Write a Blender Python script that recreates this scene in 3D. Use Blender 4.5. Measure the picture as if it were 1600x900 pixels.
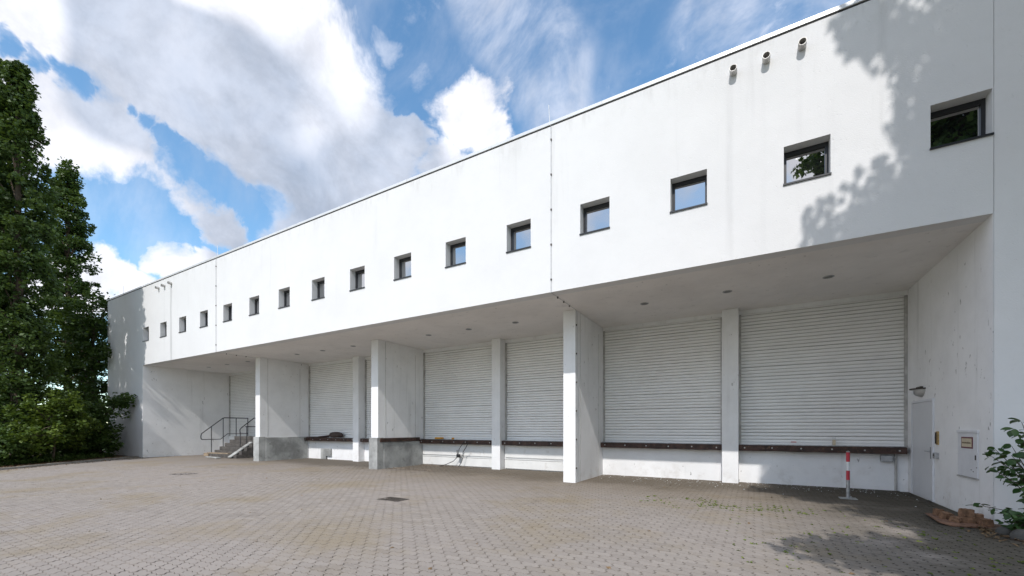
import bpy, math, random
import numpy as np
from mathutils import Vector, Matrix

# ------------------------------------------------------------------ reset
for o in list(bpy.data.objects):
    bpy.data.objects.remove(o, do_unlink=True)
scene = bpy.context.scene
COL = scene.collection
rnd = random.Random(7)

# ------------------------------------------------------------------ camera
cd = bpy.data.cameras.new('camera')
cam = bpy.data.objects.new('camera', cd)
COL.objects.link(cam)
cam.location = (0, 0, 1.5)
cam.rotation_euler = (math.radians(90), 0, math.radians(30))
cd.sensor_width = 36.0
cd.lens = 36.0 * 655 / 1600
cd.shift_y = 220 / 1600
cd.clip_start = 0.05
cd.clip_end = 2000
scene.camera = cam

# ------------------------------------------------------------------ sun, sky, exposure
TO_SUN = Vector((0.13, -1.0, 1.045)).normalized()
SUN_EL = math.asin(TO_SUN.z)
sd = bpy.data.lights.new('sun', 'SUN')
sd.energy = 2.0
sd.angle = math.radians(0.55)
sd.color = (1.0, 0.96, 0.925)
sun = bpy.data.objects.new('sun', sd)
sun.rotation_euler = TO_SUN.to_track_quat('Z', 'Y').to_euler()
sun.location = (10, -40, 40)
COL.objects.link(sun)

scene.view_settings.view_transform = 'Standard'
scene.view_settings.look = 'None'
scene.view_settings.exposure = 0.75
scene.view_settings.gamma = 1.0
scene.cycles.max_bounces = 6
scene.cycles.diffuse_bounces = 4
scene.cycles.glossy_bounces = 3
scene.cycles.transmission_bounces = 3

world = bpy.data.worlds.new('World')
scene.world = world
world.use_nodes = True
world.cycles.sampling_method = 'MANUAL'
world.cycles.sample_map_resolution = 512


def pix_dir(px, py):
    """direction on the sky dome, given as bearing/height in a handy chart of the visible sky"""
    r = (px - 800) / 655.0
    u = (670 - py) / 655.0
    c, s = math.cos(math.radians(30)), 0.5
    return Vector((c * r - s, s * r + c, u)).normalized()


def build_world():
    nt = world.node_tree
    nt.nodes.clear()
    N, L = nt.nodes.new, nt.links.new
    out = N('ShaderNodeOutputWorld')
    sky = N('ShaderNodeTexSky')
    sky.sky_type = 'NISHITA'
    sky.sun_disc = False
    sky.sun_elevation = SUN_EL
    sky.sun_rotation = math.atan2(TO_SUN.x, TO_SUN.y)
    sky.altitude = 200
    sky.air_density = 1.0
    sky.dust_density = 0.15
    sky.ozone_density = 3.0
    bg = N('ShaderNodeBackground')
    bg.inputs['Strength'].default_value = 0.15
    hs = N('ShaderNodeHueSaturation')
    hs.inputs['Saturation'].default_value = 1.10; hs.inputs['Value'].default_value = 0.98
    L(sky.outputs[0], hs.inputs['Color'])
    tint = N('ShaderNodeVectorMath'); tint.operation = 'MULTIPLY'
    tint.inputs[1].default_value = (1.05, 1.09, 0.97)
    L(hs.outputs[0], tint.inputs[0]); L(tint.outputs[0], bg.inputs['Color'])

    tc = N('ShaderNodeTexCoord')
    nrm = N('ShaderNodeVectorMath'); nrm.operation = 'NORMALIZE'
    L(tc.outputs['Generated'], nrm.inputs[0])
    D = nrm.outputs[0]

    def noise(vec, scale, detail, rough=0.55, dist=0.0, off=(0, 0, 0), stretch=(1, 1, 1)):
        mp = N('ShaderNodeMapping')
        mp.inputs['Location'].default_value = off
        mp.inputs['Scale'].default_value = stretch
        L(vec, mp.inputs['Vector'])
        n = N('ShaderNodeTexNoise')
        n.inputs['Scale'].default_value = scale
        n.inputs['Detail'].default_value = detail
        n.inputs['Roughness'].default_value = rough
        n.inputs['Distortion'].default_value = dist
        L(mp.outputs[0], n.inputs['Vector'])
        return n

    def math_(op, a, b=None, clamp=False):
        m = N('ShaderNodeMath'); m.operation = op; m.use_clamp = clamp
        for k, v in enumerate((a, b)):
            if v is None:
                continue
            if isinstance(v, (int, float)):
                m.inputs[k].default_value = v
            else:
                L(v, m.inputs[k])
        return m.outputs[0]

    def warp(vec, scale, amt, detail, off):
        n = noise(vec, scale, detail, 0.6, 0, off)
        s = N('ShaderNodeVectorMath'); s.operation = 'SUBTRACT'
        L(n.outputs['Color'], s.inputs[0]); s.inputs[1].default_value = (0.5, 0.5, 0.5)
        k = N('ShaderNodeVectorMath'); k.operation = 'SCALE'
        L(s.outputs[0], k.inputs[0]); k.inputs['Scale'].default_value = amt
        a = N('ShaderNodeVectorMath'); a.operation = 'ADD'
        L(vec, a.inputs[0]); L(k.outputs[0], a.inputs[1])
        return a.outputs[0]

    W1 = warp(D, 4.0, 0.12, 1, (3.1, 0.4, 7.7))

    def smap(val, a, b, lo=0.0, hi=1.0, smooth=True):
        mr = N('ShaderNodeMapRange')
        mr.interpolation_type = 'SMOOTHSTEP' if smooth else 'LINEAR'
        mr.inputs['From Min'].default_value = a; mr.inputs['From Max'].default_value = b
        mr.inputs['To Min'].default_value = lo; mr.inputs['To Max'].default_value = hi
        L(val, mr.inputs['Value'])
        return mr.outputs[0]

    def lobes(vec, lst, inner=0.45, outer=1.35):
        tot = None
        for px, py, r in lst:
            c = pix_dir(px, py)
            ang = 0.5 * (c.angle(pix_dir(px + r, py)) + c.angle(pix_dir(px, py + r)))
            d = N('ShaderNodeVectorMath'); d.operation = 'DOT_PRODUCT'
            L(vec, d.inputs[0]); d.inputs[1].default_value = c
            o = smap(d.outputs['Value'], math.cos(ang * outer), math.cos(ang * inner))
            tot = o if tot is None else math_('MAXIMUM', tot, o)
        return tot

    def cloud_shader(dens, shade, tex):
        cr = N('ShaderNodeMix'); cr.data_type = 'RGBA'
        cr.inputs['A'].default_value = (0.70, 0.705, 0.755, 1)
        cr.inputs['B'].default_value = (0.225, 0.28, 0.375, 1)
        L(shade, cr.inputs['Factor'])
        cb = N('ShaderNodeBackground')
        L(smap(tex, 0.3, 0.7, 0.84, 1.10), cb.inputs['Strength'])
        L(cr.outputs['Result'], cb.inputs['Color'])
        mix = N('ShaderNodeMixShader')
        L(dens, mix.inputs[0]); L(bg.outputs[0], mix.inputs[1]); L(cb.outputs[0], mix.inputs[2])
        return mix.outputs[0]

    # --- the cumulus bank over the building
    WN = N('ShaderNodeVectorMath'); WN.operation = 'NORMALIZE'
    L(warp(W1, 13.0, 0.085, 5, (1.7, 5.2, 0.3)), WN.inputs[0])
    WD = WN.outputs[0]
    big = [(-40, 0, 150), (130, 10, 115), (290, 50, 150), (420, 60, 140), (490, 140, 120), (570, 225, 88), (500, 300, 100),
           (390, 220, 115), (590, 290, 62), (430, 340, 40), (250, 130, 90),
           (95, 170, 70), (180, 212, 72), (258, 275, 40), (310, 325, 32), (355, 370, 34), (25, 190, 60),
           (640, 195, 34), (735, 172, 54), (765, 220, 32), (690, 250, 40),
           (165, 425, 44), (110, 445, 60), (225, 445, 34), (268, 408, 28), (305, 425, 28)]
    holes = [(20, 70, 14), (60, 95, 16), (105, 122, 20), (205, 165, 10), (232, 192, 14), (262, 225, 18), (285, 262, 26), (340, 298, 34), (215, 335, 60), (395, 335, 26), (275, 365, 26), (652, 150, 16)]
    fb = noise(W1, 11.0, 6, 0.62, 0.0, (2.0, 8.0, 1.0)).outputs[0]
    F = math_('SUBTRACT', lobes(WD, big), math_('MULTIPLY', lobes(WD, holes, 0.0, 1.8), 0.80))
    fb2 = noise(WD, 30.0, 4, 0.65, 0.0, (5.0, 3.0, 1.0)).outputs[0]
    f2 = math_('ADD', F, math_('ADD', math_('MULTIPLY', math_('SUBTRACT', fb, 0.5), 1.25), math_('MULTIPLY', math_('SUBTRACT', fb2, 0.5), 0.55)))
    den = smap(f2, 0.0, 0.86)
    ci = noise(W1, 5.0, 6, 0.62, 0.0, (0.3, 4.0, 6.0), (1.0, 2.0, 0.9)).outputs[0]
    wl = lobes(W1, [(850, 40, 120), (970, 90, 150), (1120, 30, 170), (1350, -50, 260)], 0.0, 1.3)
    wisp = math_('MULTIPLY', smap(ci, 0.36, 0.76, 0.04, 0.62), wl)
    smallw = lobes(WD, [(615, 42, 11), (663, 88, 13), (825, 142, 18)], 0.0, 1.8)
    wisp = math_('MAXIMUM', wisp, math_('MULTIPLY', smallw, smap(fb, 0.35, 0.65, 0.0, 0.42)))
    veil = math_('MULTIPLY', smap(ci, 0.40, 0.75), 0.22)
    dens = math_('MAXIMUM', den, math_('MAXIMUM', wisp, veil), True)
    dark = lobes(W1, [(430, 255, 120), (530, 285, 95), (480, 190, 95), (300, 170, 90)], 0.0, 1.9)
    dn = noise(W1, 5.0, 5, 0.6, 0.0, (6.0, 1.0, 3.0)).outputs[0]
    sh = math_('ADD', math_('ADD', 0.12, math_('MULTIPLY', math_('POWER', dark, 1.4), 0.62)), math_('MULTIPLY', math_('SUBTRACT', dn, 0.5), 0.85))
    sh = math_('MULTIPLY', sh, smap(f2, 0.2, 0.8, 0.70, 1.0), True)
    bank = cloud_shader(dens, sh, fb)

    # --- the rest of the dome: the same broken cumulus, spread by noise
    g = noise(W1, 2.3, 4, 0.58, 0.0, (9.0, 2.0, 4.0)).outputs[0]
    gden = smap(g, 0.41, 0.54, 0.15, 1.0)
    rest = cloud_shader(gden, smap(g, 0.54, 0.72, 0.0, 0.9), g)

    dc = N('ShaderNodeVectorMath'); dc.operation = 'DOT_PRODUCT'
    L(D, dc.inputs[0]); dc.inputs[1].default_value = pix_dir(640, 230)
    om = smap(dc.outputs['Value'], math.cos(math.radians(38)), math.cos(math.radians(56)))
    fin = N('ShaderNodeMixShader')
    L(om, fin.inputs[0]); L(bank, fin.inputs[1]); L(rest, fin.inputs[2])
    L(fin.outputs[0], out.inputs['Surface'])


build_world()

# ------------------------------------------------------------------ mesh helpers
WPOS = {}


class MB:
    def __init__(self):
        self.v = []; self.f = []

    def box(self, x0, x1, y0, y1, z0, z1):
        b = len(self.v)
        self.v += [(x0, y0, z0), (x1, y0, z0), (x1, y1, z0), (x0, y1, z0), (x0, y0, z1), (x1, y0, z1), (x1, y1, z1), (x0, y1, z1)]
        self.f += [tuple(b + i for i in q) for q in ((3, 2, 1, 0), (4, 5, 6, 7), (0, 1, 5, 4), (1, 2, 6, 5), (2, 3, 7, 6), (3, 0, 4, 7))]
        return self

    def quad(self, *p):
        b = len(self.v); self.v += [tuple(q) for q in p]; self.f.append(tuple(range(b, b + len(p)))); return self

    def tube(self, pts, r, seg=8, cap=True):
        pts = [Vector(p) for p in pts]
        rs = r if isinstance(r, (list, tuple)) else [r] * len(pts)
        b = len(self.v)
        prev = None
        for i, p in enumerate(pts):
            if i == 0: t = pts[1] - p
            elif i == len(pts) - 1: t = p - pts[i - 1]
            else: t = (pts[i + 1] - p).normalized() + (p - pts[i - 1]).normalized()
            t.normalize()
            if prev is None:
                a = Vector((0, 0, 1)) if abs(t.z) < 0.9 else Vector((1, 0, 0))
                n = t.cross(a).normalized()
            else:
                n = (prev - t * prev.dot(t)).normalized()
            prev = n
            m = t.cross(n)
            for k in range(seg):
                a = 2 * math.pi * k / seg
                self.v.append(tuple(p + (n * math.cos(a) + m * math.sin(a)) * rs[i]))
        for i in range(len(pts) - 1):
            for k in range(seg):
                k2 = (k + 1) % seg
                self.f.append((b + i * seg + k, b + i * seg + k2, b + (i + 1) * seg + k2, b + (i + 1) * seg + k))
        if cap:
            self.f.append(tuple(b + k for k in range(seg))[::-1])
            e = b + (len(pts) - 1) * seg
            self.f.append(tuple(e + k for k in range(seg)))
        return self

    def prism(self, poly, z0, z1):
        b = len(self.v); n = len(poly)
        self.v += [(x, y, z0) for x, y in poly] + [(x, y, z1) for x, y in poly]
        self.f.append(tuple(b + i for i in range(n))[::-1]); self.f.append(tuple(b + n + i for i in range(n)))
        for i in range(n):
            j = (i + 1) % n
            self.f.append((b + i, b + j, b + n + j, b + n + i))
        return self

    def mesh(self, name, mat, smooth=False):
        me = bpy.data.meshes.new(name)
        me.from_pydata(self.v, [], self.f)
        if mat: me.materials.append(mat)
        if smooth:
            me.polygons.foreach_set('use_smooth', [True] * len(me.polygons))
        me.update()
        return me

    def build(self, name, mat, parent=None, loc=(0, 0, 0), bevel=0, smooth=False, **tags):
        return place(name, self.mesh(name, mat, smooth), parent, loc, bevel, **tags)


def place(name, me, parent=None, loc=(0, 0, 0), bevel=0, rot=None, **tags):
    o = bpy.data.objects.new(name, me)
    COL.objects.link(o)
    w = Vector(loc)
    WPOS[o.name] = w
    if parent is not None:
        o.parent = parent
        o.location = w - WPOS[parent.name]
    else:
        o.location = w
    if rot is not None: o.rotation_euler = rot
    if bevel:
        b = o.modifiers.new('bevel', 'BEVEL'); b.width = bevel; b.segments = 2; b.limit_method = 'ANGLE'
    for k, v in tags.items(): o[k] = v
    return o


def thing(name, label, category, loc=(0, 0, 0), group=None, **tags):
    o = place(name, None, None, loc, label=label, category=category, **tags)
    if group: o['group'] = group
    return o


# ------------------------------------------------------------------ materials
def new_mat(name):
    m = bpy.data.materials.new(name); m.use_nodes = True
    nt = m.node_tree
    return m, nt, nt.nodes['Principled BSDF'], nt.nodes.new, nt.links.new


def noise_node(N, L, vec, scale, detail=5, rough=0.6, stretch=None):
    if stretch:
        mp = N('ShaderNodeMapping'); mp.inputs['Scale'].default_value = stretch
        L(vec, mp.inputs['Vector']); vec = mp.outputs[0]
    n = N('ShaderNodeTexNoise')
    n.inputs['Scale'].default_value = scale; n.inputs['Detail'].default_value = detail; n.inputs['Roughness'].default_value = rough
    L(vec, n.inputs['Vector'])
    return n.outputs[0]


def ramp(N, L, val, a, b, lo=0.0, hi=1.0):
    m = N('ShaderNodeMapRange'); m.interpolation_type = 'SMOOTHSTEP'
    m.inputs['From Min'].default_value = a; m.inputs['From Max'].default_value = b
    m.inputs['To Min'].default_value = lo; m.inputs['To Max'].default_value = hi
    L(val, m.inputs['Value'])
    return m.outputs[0]


def mixc(N, L, fac, a, b):
    m = N('ShaderNodeMix'); m.data_type = 'RGBA'
    for sock, v in (('Factor', fac), ('A', a), ('B', b)):
        if isinstance(v, (int, float)): m.inputs[sock].default_value = v
        elif isinstance(v, tuple): m.inputs[sock].default_value = (*v, 1) if len(v) == 3 else v
        else: L(v, m.inputs[sock])
    return m.outputs['Result']


def mth(N, L, op, a, b=None, clamp=False):
    m = N('ShaderNodeMath'); m.operation = op; m.use_clamp = clamp
    for k, v in enumerate((a, b)):
        if v is None: continue
        if isinstance(v, (int, float)): m.inputs[k].default_value = v
        else: L(v, m.inputs[k])
    return m.outputs[0]


def bump(N, L, bsdf, h, strength=0.2, dist=0.01):
    b = N('ShaderNodeBump'); b.inputs['Strength'].default_value = strength; b.inputs['Distance'].default_value = dist
    L(h, b.inputs['Height']); L(b.outputs[0], bsdf.inputs['Normal'])


def simple(name, col, rough=0.6, metal=0.0, var=0.15, scale=6.0, bmp=0.1, bscale=40, dirt=None, spec=0.5):
    m, nt, b, N, L = new_mat(name)
    g = N('ShaderNodeNewGeometry')
    n = noise_node(N, L, g.outputs['Position'], scale, 6)
    c = mixc(N, L, ramp(N, L, n, 0.3, 0.7), tuple(x * (1 - var) for x in col), tuple(min(1, x * (1 + var)) for x in col))
    if dirt:
        n2 = noise_node(N, L, g.outputs['Position'], scale * 2.3, 8, 0.7)
        c = mixc(N, L, ramp(N, L, n2, 0.55, 0.72), c, dirt)
    L(c, b.inputs['Base Color'])
    b.inputs['Roughness'].default_value = rough; b.inputs['Metallic'].default_value = metal
    b.inputs['Specular IOR Level'].default_value = spec
    if bmp:
        bump(N, L, b, noise_node(N, L, g.outputs['Position'], bscale, 4), bmp, 0.01)
    return m


def plaster(name, col, streaks=(), flecks=0.0, grime=0.10):
    m, nt, b, N, L = new_mat(name)
    g = N('ShaderNodeNewGeometry'); P = g.outputs['Position']
    sx = N('ShaderNodeSeparateXYZ'); L(P, sx.inputs[0])
    big = noise_node(N, L, P, 0.5, 5, 0.6)
    c = mixc(N, L, ramp(N, L, big, 0.35, 0.7), col, tuple(x * (1 - grime * 0.6) for x in col))
    # rain runs: noise drawn out along z
    runs = noise_node(N, L, P, 3.0, 6, 0.65, (1.0, 1.0, 0.06))
    c = mixc(N, L, ramp(N, L, runs, 0.56, 0.80, 0, grime * 2.6), c, (0.40, 0.40, 0.39))
    # grimy top edge under the coping and lower edge
    mot = noise_node(N, L, P, 2.2, 8, 0.68)
    c = mixc(N, L, ramp(N, L, mot, 0.40, 0.70, 0, grime * 0.9), c, (0.55, 0.55, 0.54))
    if streaks:
        edge = noise_node(N, L, P, 5.0, 6, 0.7, (1.0, 1.0, 0.25))
        top = ramp(N, L, sx.outputs['Z'], 8.2, 8.95)
        c = mixc(N, L, mth(N, L, 'MULTIPLY', ramp(N, L, edge, 0.45, 0.72, 0, 0.30), top), c, (0.42, 0.41, 0.39))
    for x0, w, zt, amt in streaks:
        d = mth(N, L, 'ABSOLUTE', mth(N, L, 'SUBTRACT', sx.outputs['X'], x0))
        k = ramp(N, L, d, 0.2 * w, w, amt, 0.0)
        k = mth(N, L, 'MULTIPLY', k, ramp(N, L, sx.outputs['Z'], zt - 0.02, zt + 0.02, 1, 0))
        k = mth(N, L, 'MULTIPLY', k, ramp(N, L, noise_node(N, L, P, 4.0, 5, 0.6, (1, 1, 0.15)), 0.3, 0.65))
        c = mixc(N, L, k, c, (0.30, 0.30, 0.30))
    if flecks:
        f = noise_node(N, L, P, 9.0, 3, 0.6, (1, 1, 0.55))
        area = noise_node(N, L, P, 0.9, 3, 0.5)
        th = mth(N, L, 'MULTIPLY', ramp(N, L, f, 0.66, 0.70), ramp(N, L, area, 0.44, 0.60))
        c = mixc(N, L, mth(N, L, 'MULTIPLY', th, flecks), c, (0.26, 0.25, 0.24))
        # dirty splash zone
        sp = noise_node(N, L, P, 2.5, 6, 0.7)
        low = ramp(N, L, sx.outputs['Z'], 0.0, 0.9, 1, 0)
        c = mixc(N, L, mth(N, L, 'MULTIPLY', ramp(N, L, sp, 0.48, 0.75, 0, 0.4), low), c, (0.42, 0.37, 0.32))
    L(c, b.inputs['Base Color'])
    b.inputs['Roughness'].default_value = 0.85
    b.inputs['Specular IOR Level'].default_value = 0.25
    h = mth(N, L, 'ADD', noise_node(N, L, P, 55, 4, 0.6), mth(N, L, 'MULTIPLY', noise_node(N, L, P, 4, 4, 0.6), 0.9))
    pits = ramp(N, L, noise_node(N, L, P, 26, 2, 0.5), 0.66, 0.74, 0, -1.2)
    h = mth(N, L, 'ADD', h, pits)
    bump(N, L, b, h, 0.5, 0.007)
    return m


M = {}
M['facade'] = plaster('facade_plaster', (0.745, 0.745, 0.745), ((-24.42, 0.16, 8.5, 0.45), (-0.42, 0.10, 8.5, 0.13), (0.15, 0.08, 8.5, 0.05), (0.72, 0.08, 8.5, 0.06), (-25.15, 0.1, 8.5, 0.1)), 0, 0.08)
M['recess'] = plaster('recess_paint', (0.87, 0.87, 0.87), (), 0.75, 0.16)
M['soffit'] = plaster('soffit_paint', (0.86, 0.835, 0.81), (), 0.5, 0.14)
M['concrete'] = simple('bare_concrete', (0.35, 0.355, 0.345), 0.85, 0, 0.36, 1.4, 0.4, 30, (0.20, 0.20, 0.19))
M['step'] = simple('dirty_step', (0.10, 0.092, 0.085), 0.9, 0, 0.3, 5, 0.4, 30)
M['coping'] = simple('coping_sheet', (0.70, 0.71, 0.72), 0.35, 0.25, 0.06, 1.5, 0.05, 8)
M['dark_gap'] = simple('dark_gap', (0.035, 0.035, 0.037), 0.8, 0, 0.1, 3, 0)
M['frame'] = simple('anthracite_frame', (0.022, 0.024, 0.028), 0.35, 0.0, 0.1, 5, 0)
M['slat'] = simple('shutter_slat', (0.86, 0.855, 0.84), 0.42, 0.0, 0.04, 0.9, 0.05, 6)
M['slat_web'] = simple('grimy_slat_web', (0.38, 0.365, 0.34), 0.7, 0, 0.3, 3, 0)
M['guide'] = simple('guide_rail', (0.45, 0.44, 0.42), 0.5, 0.3, 0.2, 4, 0.1, 30, (0.25, 0.22, 0.19))
M['timber'] = simple('dark_timber', (0.048, 0.024, 0.017), 0.65, 0, 0.6, 5, 0.5, 20, (0.17, 0.10, 0.06))
M['bolt'] = simple('bolt_steel', (0.55, 0.54, 0.52), 0.45, 0.5, 0.2, 9, 0)
M['panel'] = simple('white_sheet_panel', (0.74, 0.74, 0.72), 0.5, 0, 0.05, 2, 0.12, 5, (0.60, 0.58, 0.54))
M['door'] = simple('grey_door', (0.66, 0.67, 0.69), 0.5, 0, 0.03, 1.5, 0.05, 8)
M['steel'] = simple('galvanised_steel', (0.42, 0.43, 0.44), 0.42, 0.8, 0.2, 14, 0.05, 30)
M['rail'] = simple('rail_paint', (0.045, 0.048, 0.052), 0.5, 0.2, 0.2, 8, 0)
M['red'] = simple('red_band', (0.46, 0.025, 0.045), 0.45, 0, 0.12, 9, 0.05, 40)
M['white'] = simple('white_band', (0.68, 0.69, 0.69), 0.45, 0, 0.08, 9, 0.05, 40)
M['cream'] = simple('cream_plate', (0.58, 0.50, 0.36), 0.6, 0, 0.08, 12, 0)
M['maroon'] = simple('maroon_border', (0.13, 0.02, 0.03), 0.5, 0, 0.1, 12, 0)
M['print'] = simple('faded_print', (0.17, 0.13, 0.08), 0.7, 0, 0.1, 20, 0)
M['cabinet'] = simple('cabinet_paint', (0.70, 0.71, 0.735), 0.5, 0, 0.05, 3, 0.06, 9)
M['brass'] = simple('old_brass', (0.42, 0.29, 0.12), 0.5, 0.5, 0.3, 25, 0.1, 40)
M['brown'] = simple('brown_block', (0.21, 0.118, 0.068), 0.95, 0, 0.35, 14, 0.9, 60, (0.11, 0.055, 0.03))
M['board'] = simple('rusty_board', (0.20, 0.11, 0.07), 0.9, 0, 0.25, 9, 0.5, 40, (0.16, 0.08, 0.05))
M['rubber'] = simple('black_rubber', (0.015, 0.015, 0.016), 0.55, 0, 0.1, 9, 0)
M['yellow'] = simple('yellow_plastic', (0.65, 0.30, 0.02), 0.5, 0, 0.1, 9, 0.05)
M['plank'] = simple('weathered_plank', (0.30, 0.235, 0.165), 0.85, 0, 0.25, 7, 0.4, 30)
M['plank_dark'] = simple('wet_dark_plank', (0.055, 0.035, 0.028), 0.7, 0, 0.4, 7, 0.4, 30)
M['iron'] = simple('cast_iron', (0.06, 0.05, 0.042), 0.7, 0.2, 0.3, 14, 0.3, 60)
M['stone'] = simple('boulder', (0.075, 0.072, 0.065), 0.9, 0, 0.25, 6, 0.7, 14)
M['rubble'] = simple('rubble', (0.20, 0.165, 0.13), 0.95, 0, 0.35, 18, 0.5, 40)
M['bark'] = simple('bark', (0.085, 0.065, 0.045), 0.95, 0, 0.3, 8, 0.8, 20)
M['kerb'] = simple('kerb_concrete', (0.25, 0.24, 0.22), 0.9, 0, 0.2, 4, 0.4, 35)
M['soil'] = simple('leafy_soil', (0.115, 0.075, 0.048), 0.95, 0, 0.5, 6, 0.9, 14, (0.20, 0.13, 0.08))
M['meadow'] = simple('meadow', (0.10, 0.15, 0.045), 0.95, 0, 0.35, 0.4, 0.6, 4, (0.14, 0.16, 0.06))
M['dark_room'] = simple('unlit_room', (0.10, 0.10, 0.10), 0.9, 0, 0.1, 1, 0)
M['lens'] = simple('lamp_lens', (0.10, 0.095, 0.085), 0.3, 0, 0.2, 9, 0)
M['litter'] = simple('dry_leaf', (0.17, 0.11, 0.055), 0.8, 0, 0.5, 30, 0)


def glass_mat():
    m, nt, b, N, L = new_mat('window_glass')
    b.inputs['Base Color'].default_value = (0.012, 0.013, 0.015, 1)
    b.inputs['Roughness'].default_value = 0.02
    gl = N('ShaderNodeBsdfGlossy'); gl.inputs['Roughness'].default_value = 0.012
    gl.inputs['Color'].default_value = (0.84, 0.85, 0.86, 1)
    g = N('ShaderNodeNewGeometry')
    bp = N('ShaderNodeBump'); bp.inputs['Strength'].default_value = 0.06; bp.inputs['Distance'].default_value = 0.02
    L(noise_node(N, L, g.outputs['Position'], 2.5, 2), bp.inputs['Height'])
    L(bp.outputs[0], gl.inputs['Normal'])
    fr = N('ShaderNodeFresnel'); fr.inputs['IOR'].default_value = 1.5
    k = mth(N, L, 'ADD', mth(N, L, 'MULTIPLY', fr.outputs[0], 1.0), 0.50, True)
    mx = N('ShaderNodeMixShader')
    L(k, mx.inputs[0]); L(b.outputs[0], mx.inputs[1]); L(gl.outputs[0], mx.inputs[2])
    L(mx.outputs[0], nt.nodes['Material Output'].inputs['Surface'])
    return m


M['glass'] = glass_mat()


def leaf_mat(name, c0, c1, trans=0.35, rough=0.5):
    m, nt, b, N, L = new_mat(name)
    at = N('ShaderNodeAttribute'); at.attribute_name = 'tone'
    c = mixc(N, L, at.outputs['Fac'], c0, c1)
    L(c, b.inputs['Base Color']); b.inputs['Roughness'].default_value = rough
    b.inputs['Specular IOR Level'].default_value = 0.35
    t = N('ShaderNodeBsdfTranslucent')
    c2 = mixc(N, L, 0.35, c, (0.20, 0.28, 0.02))
    L(c2, t.inputs['Color'])
    mx = N('ShaderNodeMixShader'); mx.inputs[0].default_value = trans
    L(b.outputs[0], mx.inputs[1]); L(t.outputs[0], mx.inputs[2])
    L(mx.outputs[0], nt.nodes['Material Output'].inputs['Surface'])
    return m


M['leaf_dark'] = leaf_mat('leaf_dark', (0.024, 0.052, 0.013), (0.078, 0.130, 0.032), 0.25)
M['leaf_mid'] = leaf_mat('leaf_mid', (0.030, 0.065, 0.015), (0.092, 0.150, 0.036), 0.26)
M['leaf_bright'] = leaf_mat('leaf_bright', (0.035, 0.070, 0.012), (0.135, 0.19, 0.03), 0.3)
M['leaf_shrub'] = leaf_mat('leaf_shrub', (0.030, 0.075, 0.020), (0.075, 0.145, 0.045), 0.2, 0.35)
M['weed'] = leaf_mat('weed', (0.08, 0.13, 0.02), (0.22, 0.27, 0.04), 0.3)


def paver_mat(name, joint=False):
    m, nt, b, N, L = new_mat(name)
    g = N('ShaderNodeNewGeometry'); P = g.outputs['Position']
    sx = N('ShaderNodeSeparateXYZ'); L(P, sx.inputs[0])
    X, Y = sx.outputs['X'], sx.outputs['Y']
    if joint:
        c = mixc(N, L, ramp(N, L, noise_node(N, L, P, 3, 5), 0.35, 0.65), (0.038, 0.031, 0.022), (0.085, 0.070, 0.050))
        moss = noise_node(N, L, P, 0.8, 4)
        c = mixc(N, L, ramp(N, L, moss, 0.52, 0.68, 0, 0.7), c, (0.075, 0.085, 0.03))
    else:
        at = N('ShaderNodeAttribute'); at.attribute_name = 'tone'
        c = mixc(N, L, at.outputs['Fac'], (0.240, 0.212, 0.188), (0.318, 0.284, 0.254))
    fine = noise_node(N, L, P, 140, 3, 0.7)
    c = mixc(N, L, ramp(N, L, fine, 0.35, 0.75, 0, 0.30), c, (0.22, 0.20, 0.175) if not joint else (0.1, 0.09, 0.07))
    # broad wear: greyer wheel-washed areas, yellowish dusty areas
    w = noise_node(N, L, P, 0.28, 6, 0.6, (0.55, 1.0, 1.0))
    c = mixc(N, L, ramp(N, L, w, 0.42, 0.66, 0, 0.55), c, (0.295, 0.262, 0.240) if not joint else (0.12, 0.105, 0.09))
    y = noise_node(N, L, P, 0.45, 6, 0.65)
    c = mixc(N, L, ramp(N, L, y, 0.46, 0.68, 0, 0.75), c, (0.25, 0.205, 0.14) if not joint else (0.12, 0.10, 0.06))
    if joint:
        fill = ramp(N, L, mth(N, L, 'ADD', X, mth(N, L, 'MULTIPLY', noise_node(N, L, P, 0.6, 4), 4.0)), -3.5, 1.5, 0.9, 0.0)
        c = mixc(N, L, fill, c, (0.285, 0.250, 0.218))
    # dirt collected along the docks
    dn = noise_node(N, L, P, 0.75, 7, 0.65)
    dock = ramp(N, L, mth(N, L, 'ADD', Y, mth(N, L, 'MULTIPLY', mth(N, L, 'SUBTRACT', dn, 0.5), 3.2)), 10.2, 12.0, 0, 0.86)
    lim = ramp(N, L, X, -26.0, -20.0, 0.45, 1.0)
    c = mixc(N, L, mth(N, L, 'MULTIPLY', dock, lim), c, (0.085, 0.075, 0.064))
    band = ramp(N, L, mth(N, L, 'ADD', Y, mth(N, L, 'MULTIPLY', mth(N, L, 'SUBTRACT', noise_node(N, L, P, 0.5, 7, 0.65), 0.5), 6.0)), 7.2, 10.8, 0, 0.5)
    c = mixc(N, L, mth(N, L, 'MULTIPLY', band, ramp(N, L, X, -15.0, -6.0, 0.5, 1.0)), c, (0.185, 0.15, 0.105))
    sp = noise_node(N, L, P, 1.1, 8, 0.72)
    c = mixc(N, L, ramp(N, L, sp, 0.56, 0.74, 0, 0.45), c, (0.12, 0.10, 0.08))
    # damp and dirt on the right, painted darker to deepen the tree's shade
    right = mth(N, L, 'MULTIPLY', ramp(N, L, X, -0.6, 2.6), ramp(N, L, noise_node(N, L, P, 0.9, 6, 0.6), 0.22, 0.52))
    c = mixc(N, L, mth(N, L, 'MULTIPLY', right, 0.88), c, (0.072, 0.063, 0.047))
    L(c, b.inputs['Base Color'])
    b.inputs['Roughness'].default_value = 0.9
    b.inputs['Specular IOR Level'].default_value = 0.3
    bump(N, L, b, mth(N, L, 'ADD', noise_node(N, L, P, 90, 4, 0.7), noise_node(N, L, P, 9, 3)), 0.35, 0.004)
    return m


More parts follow.
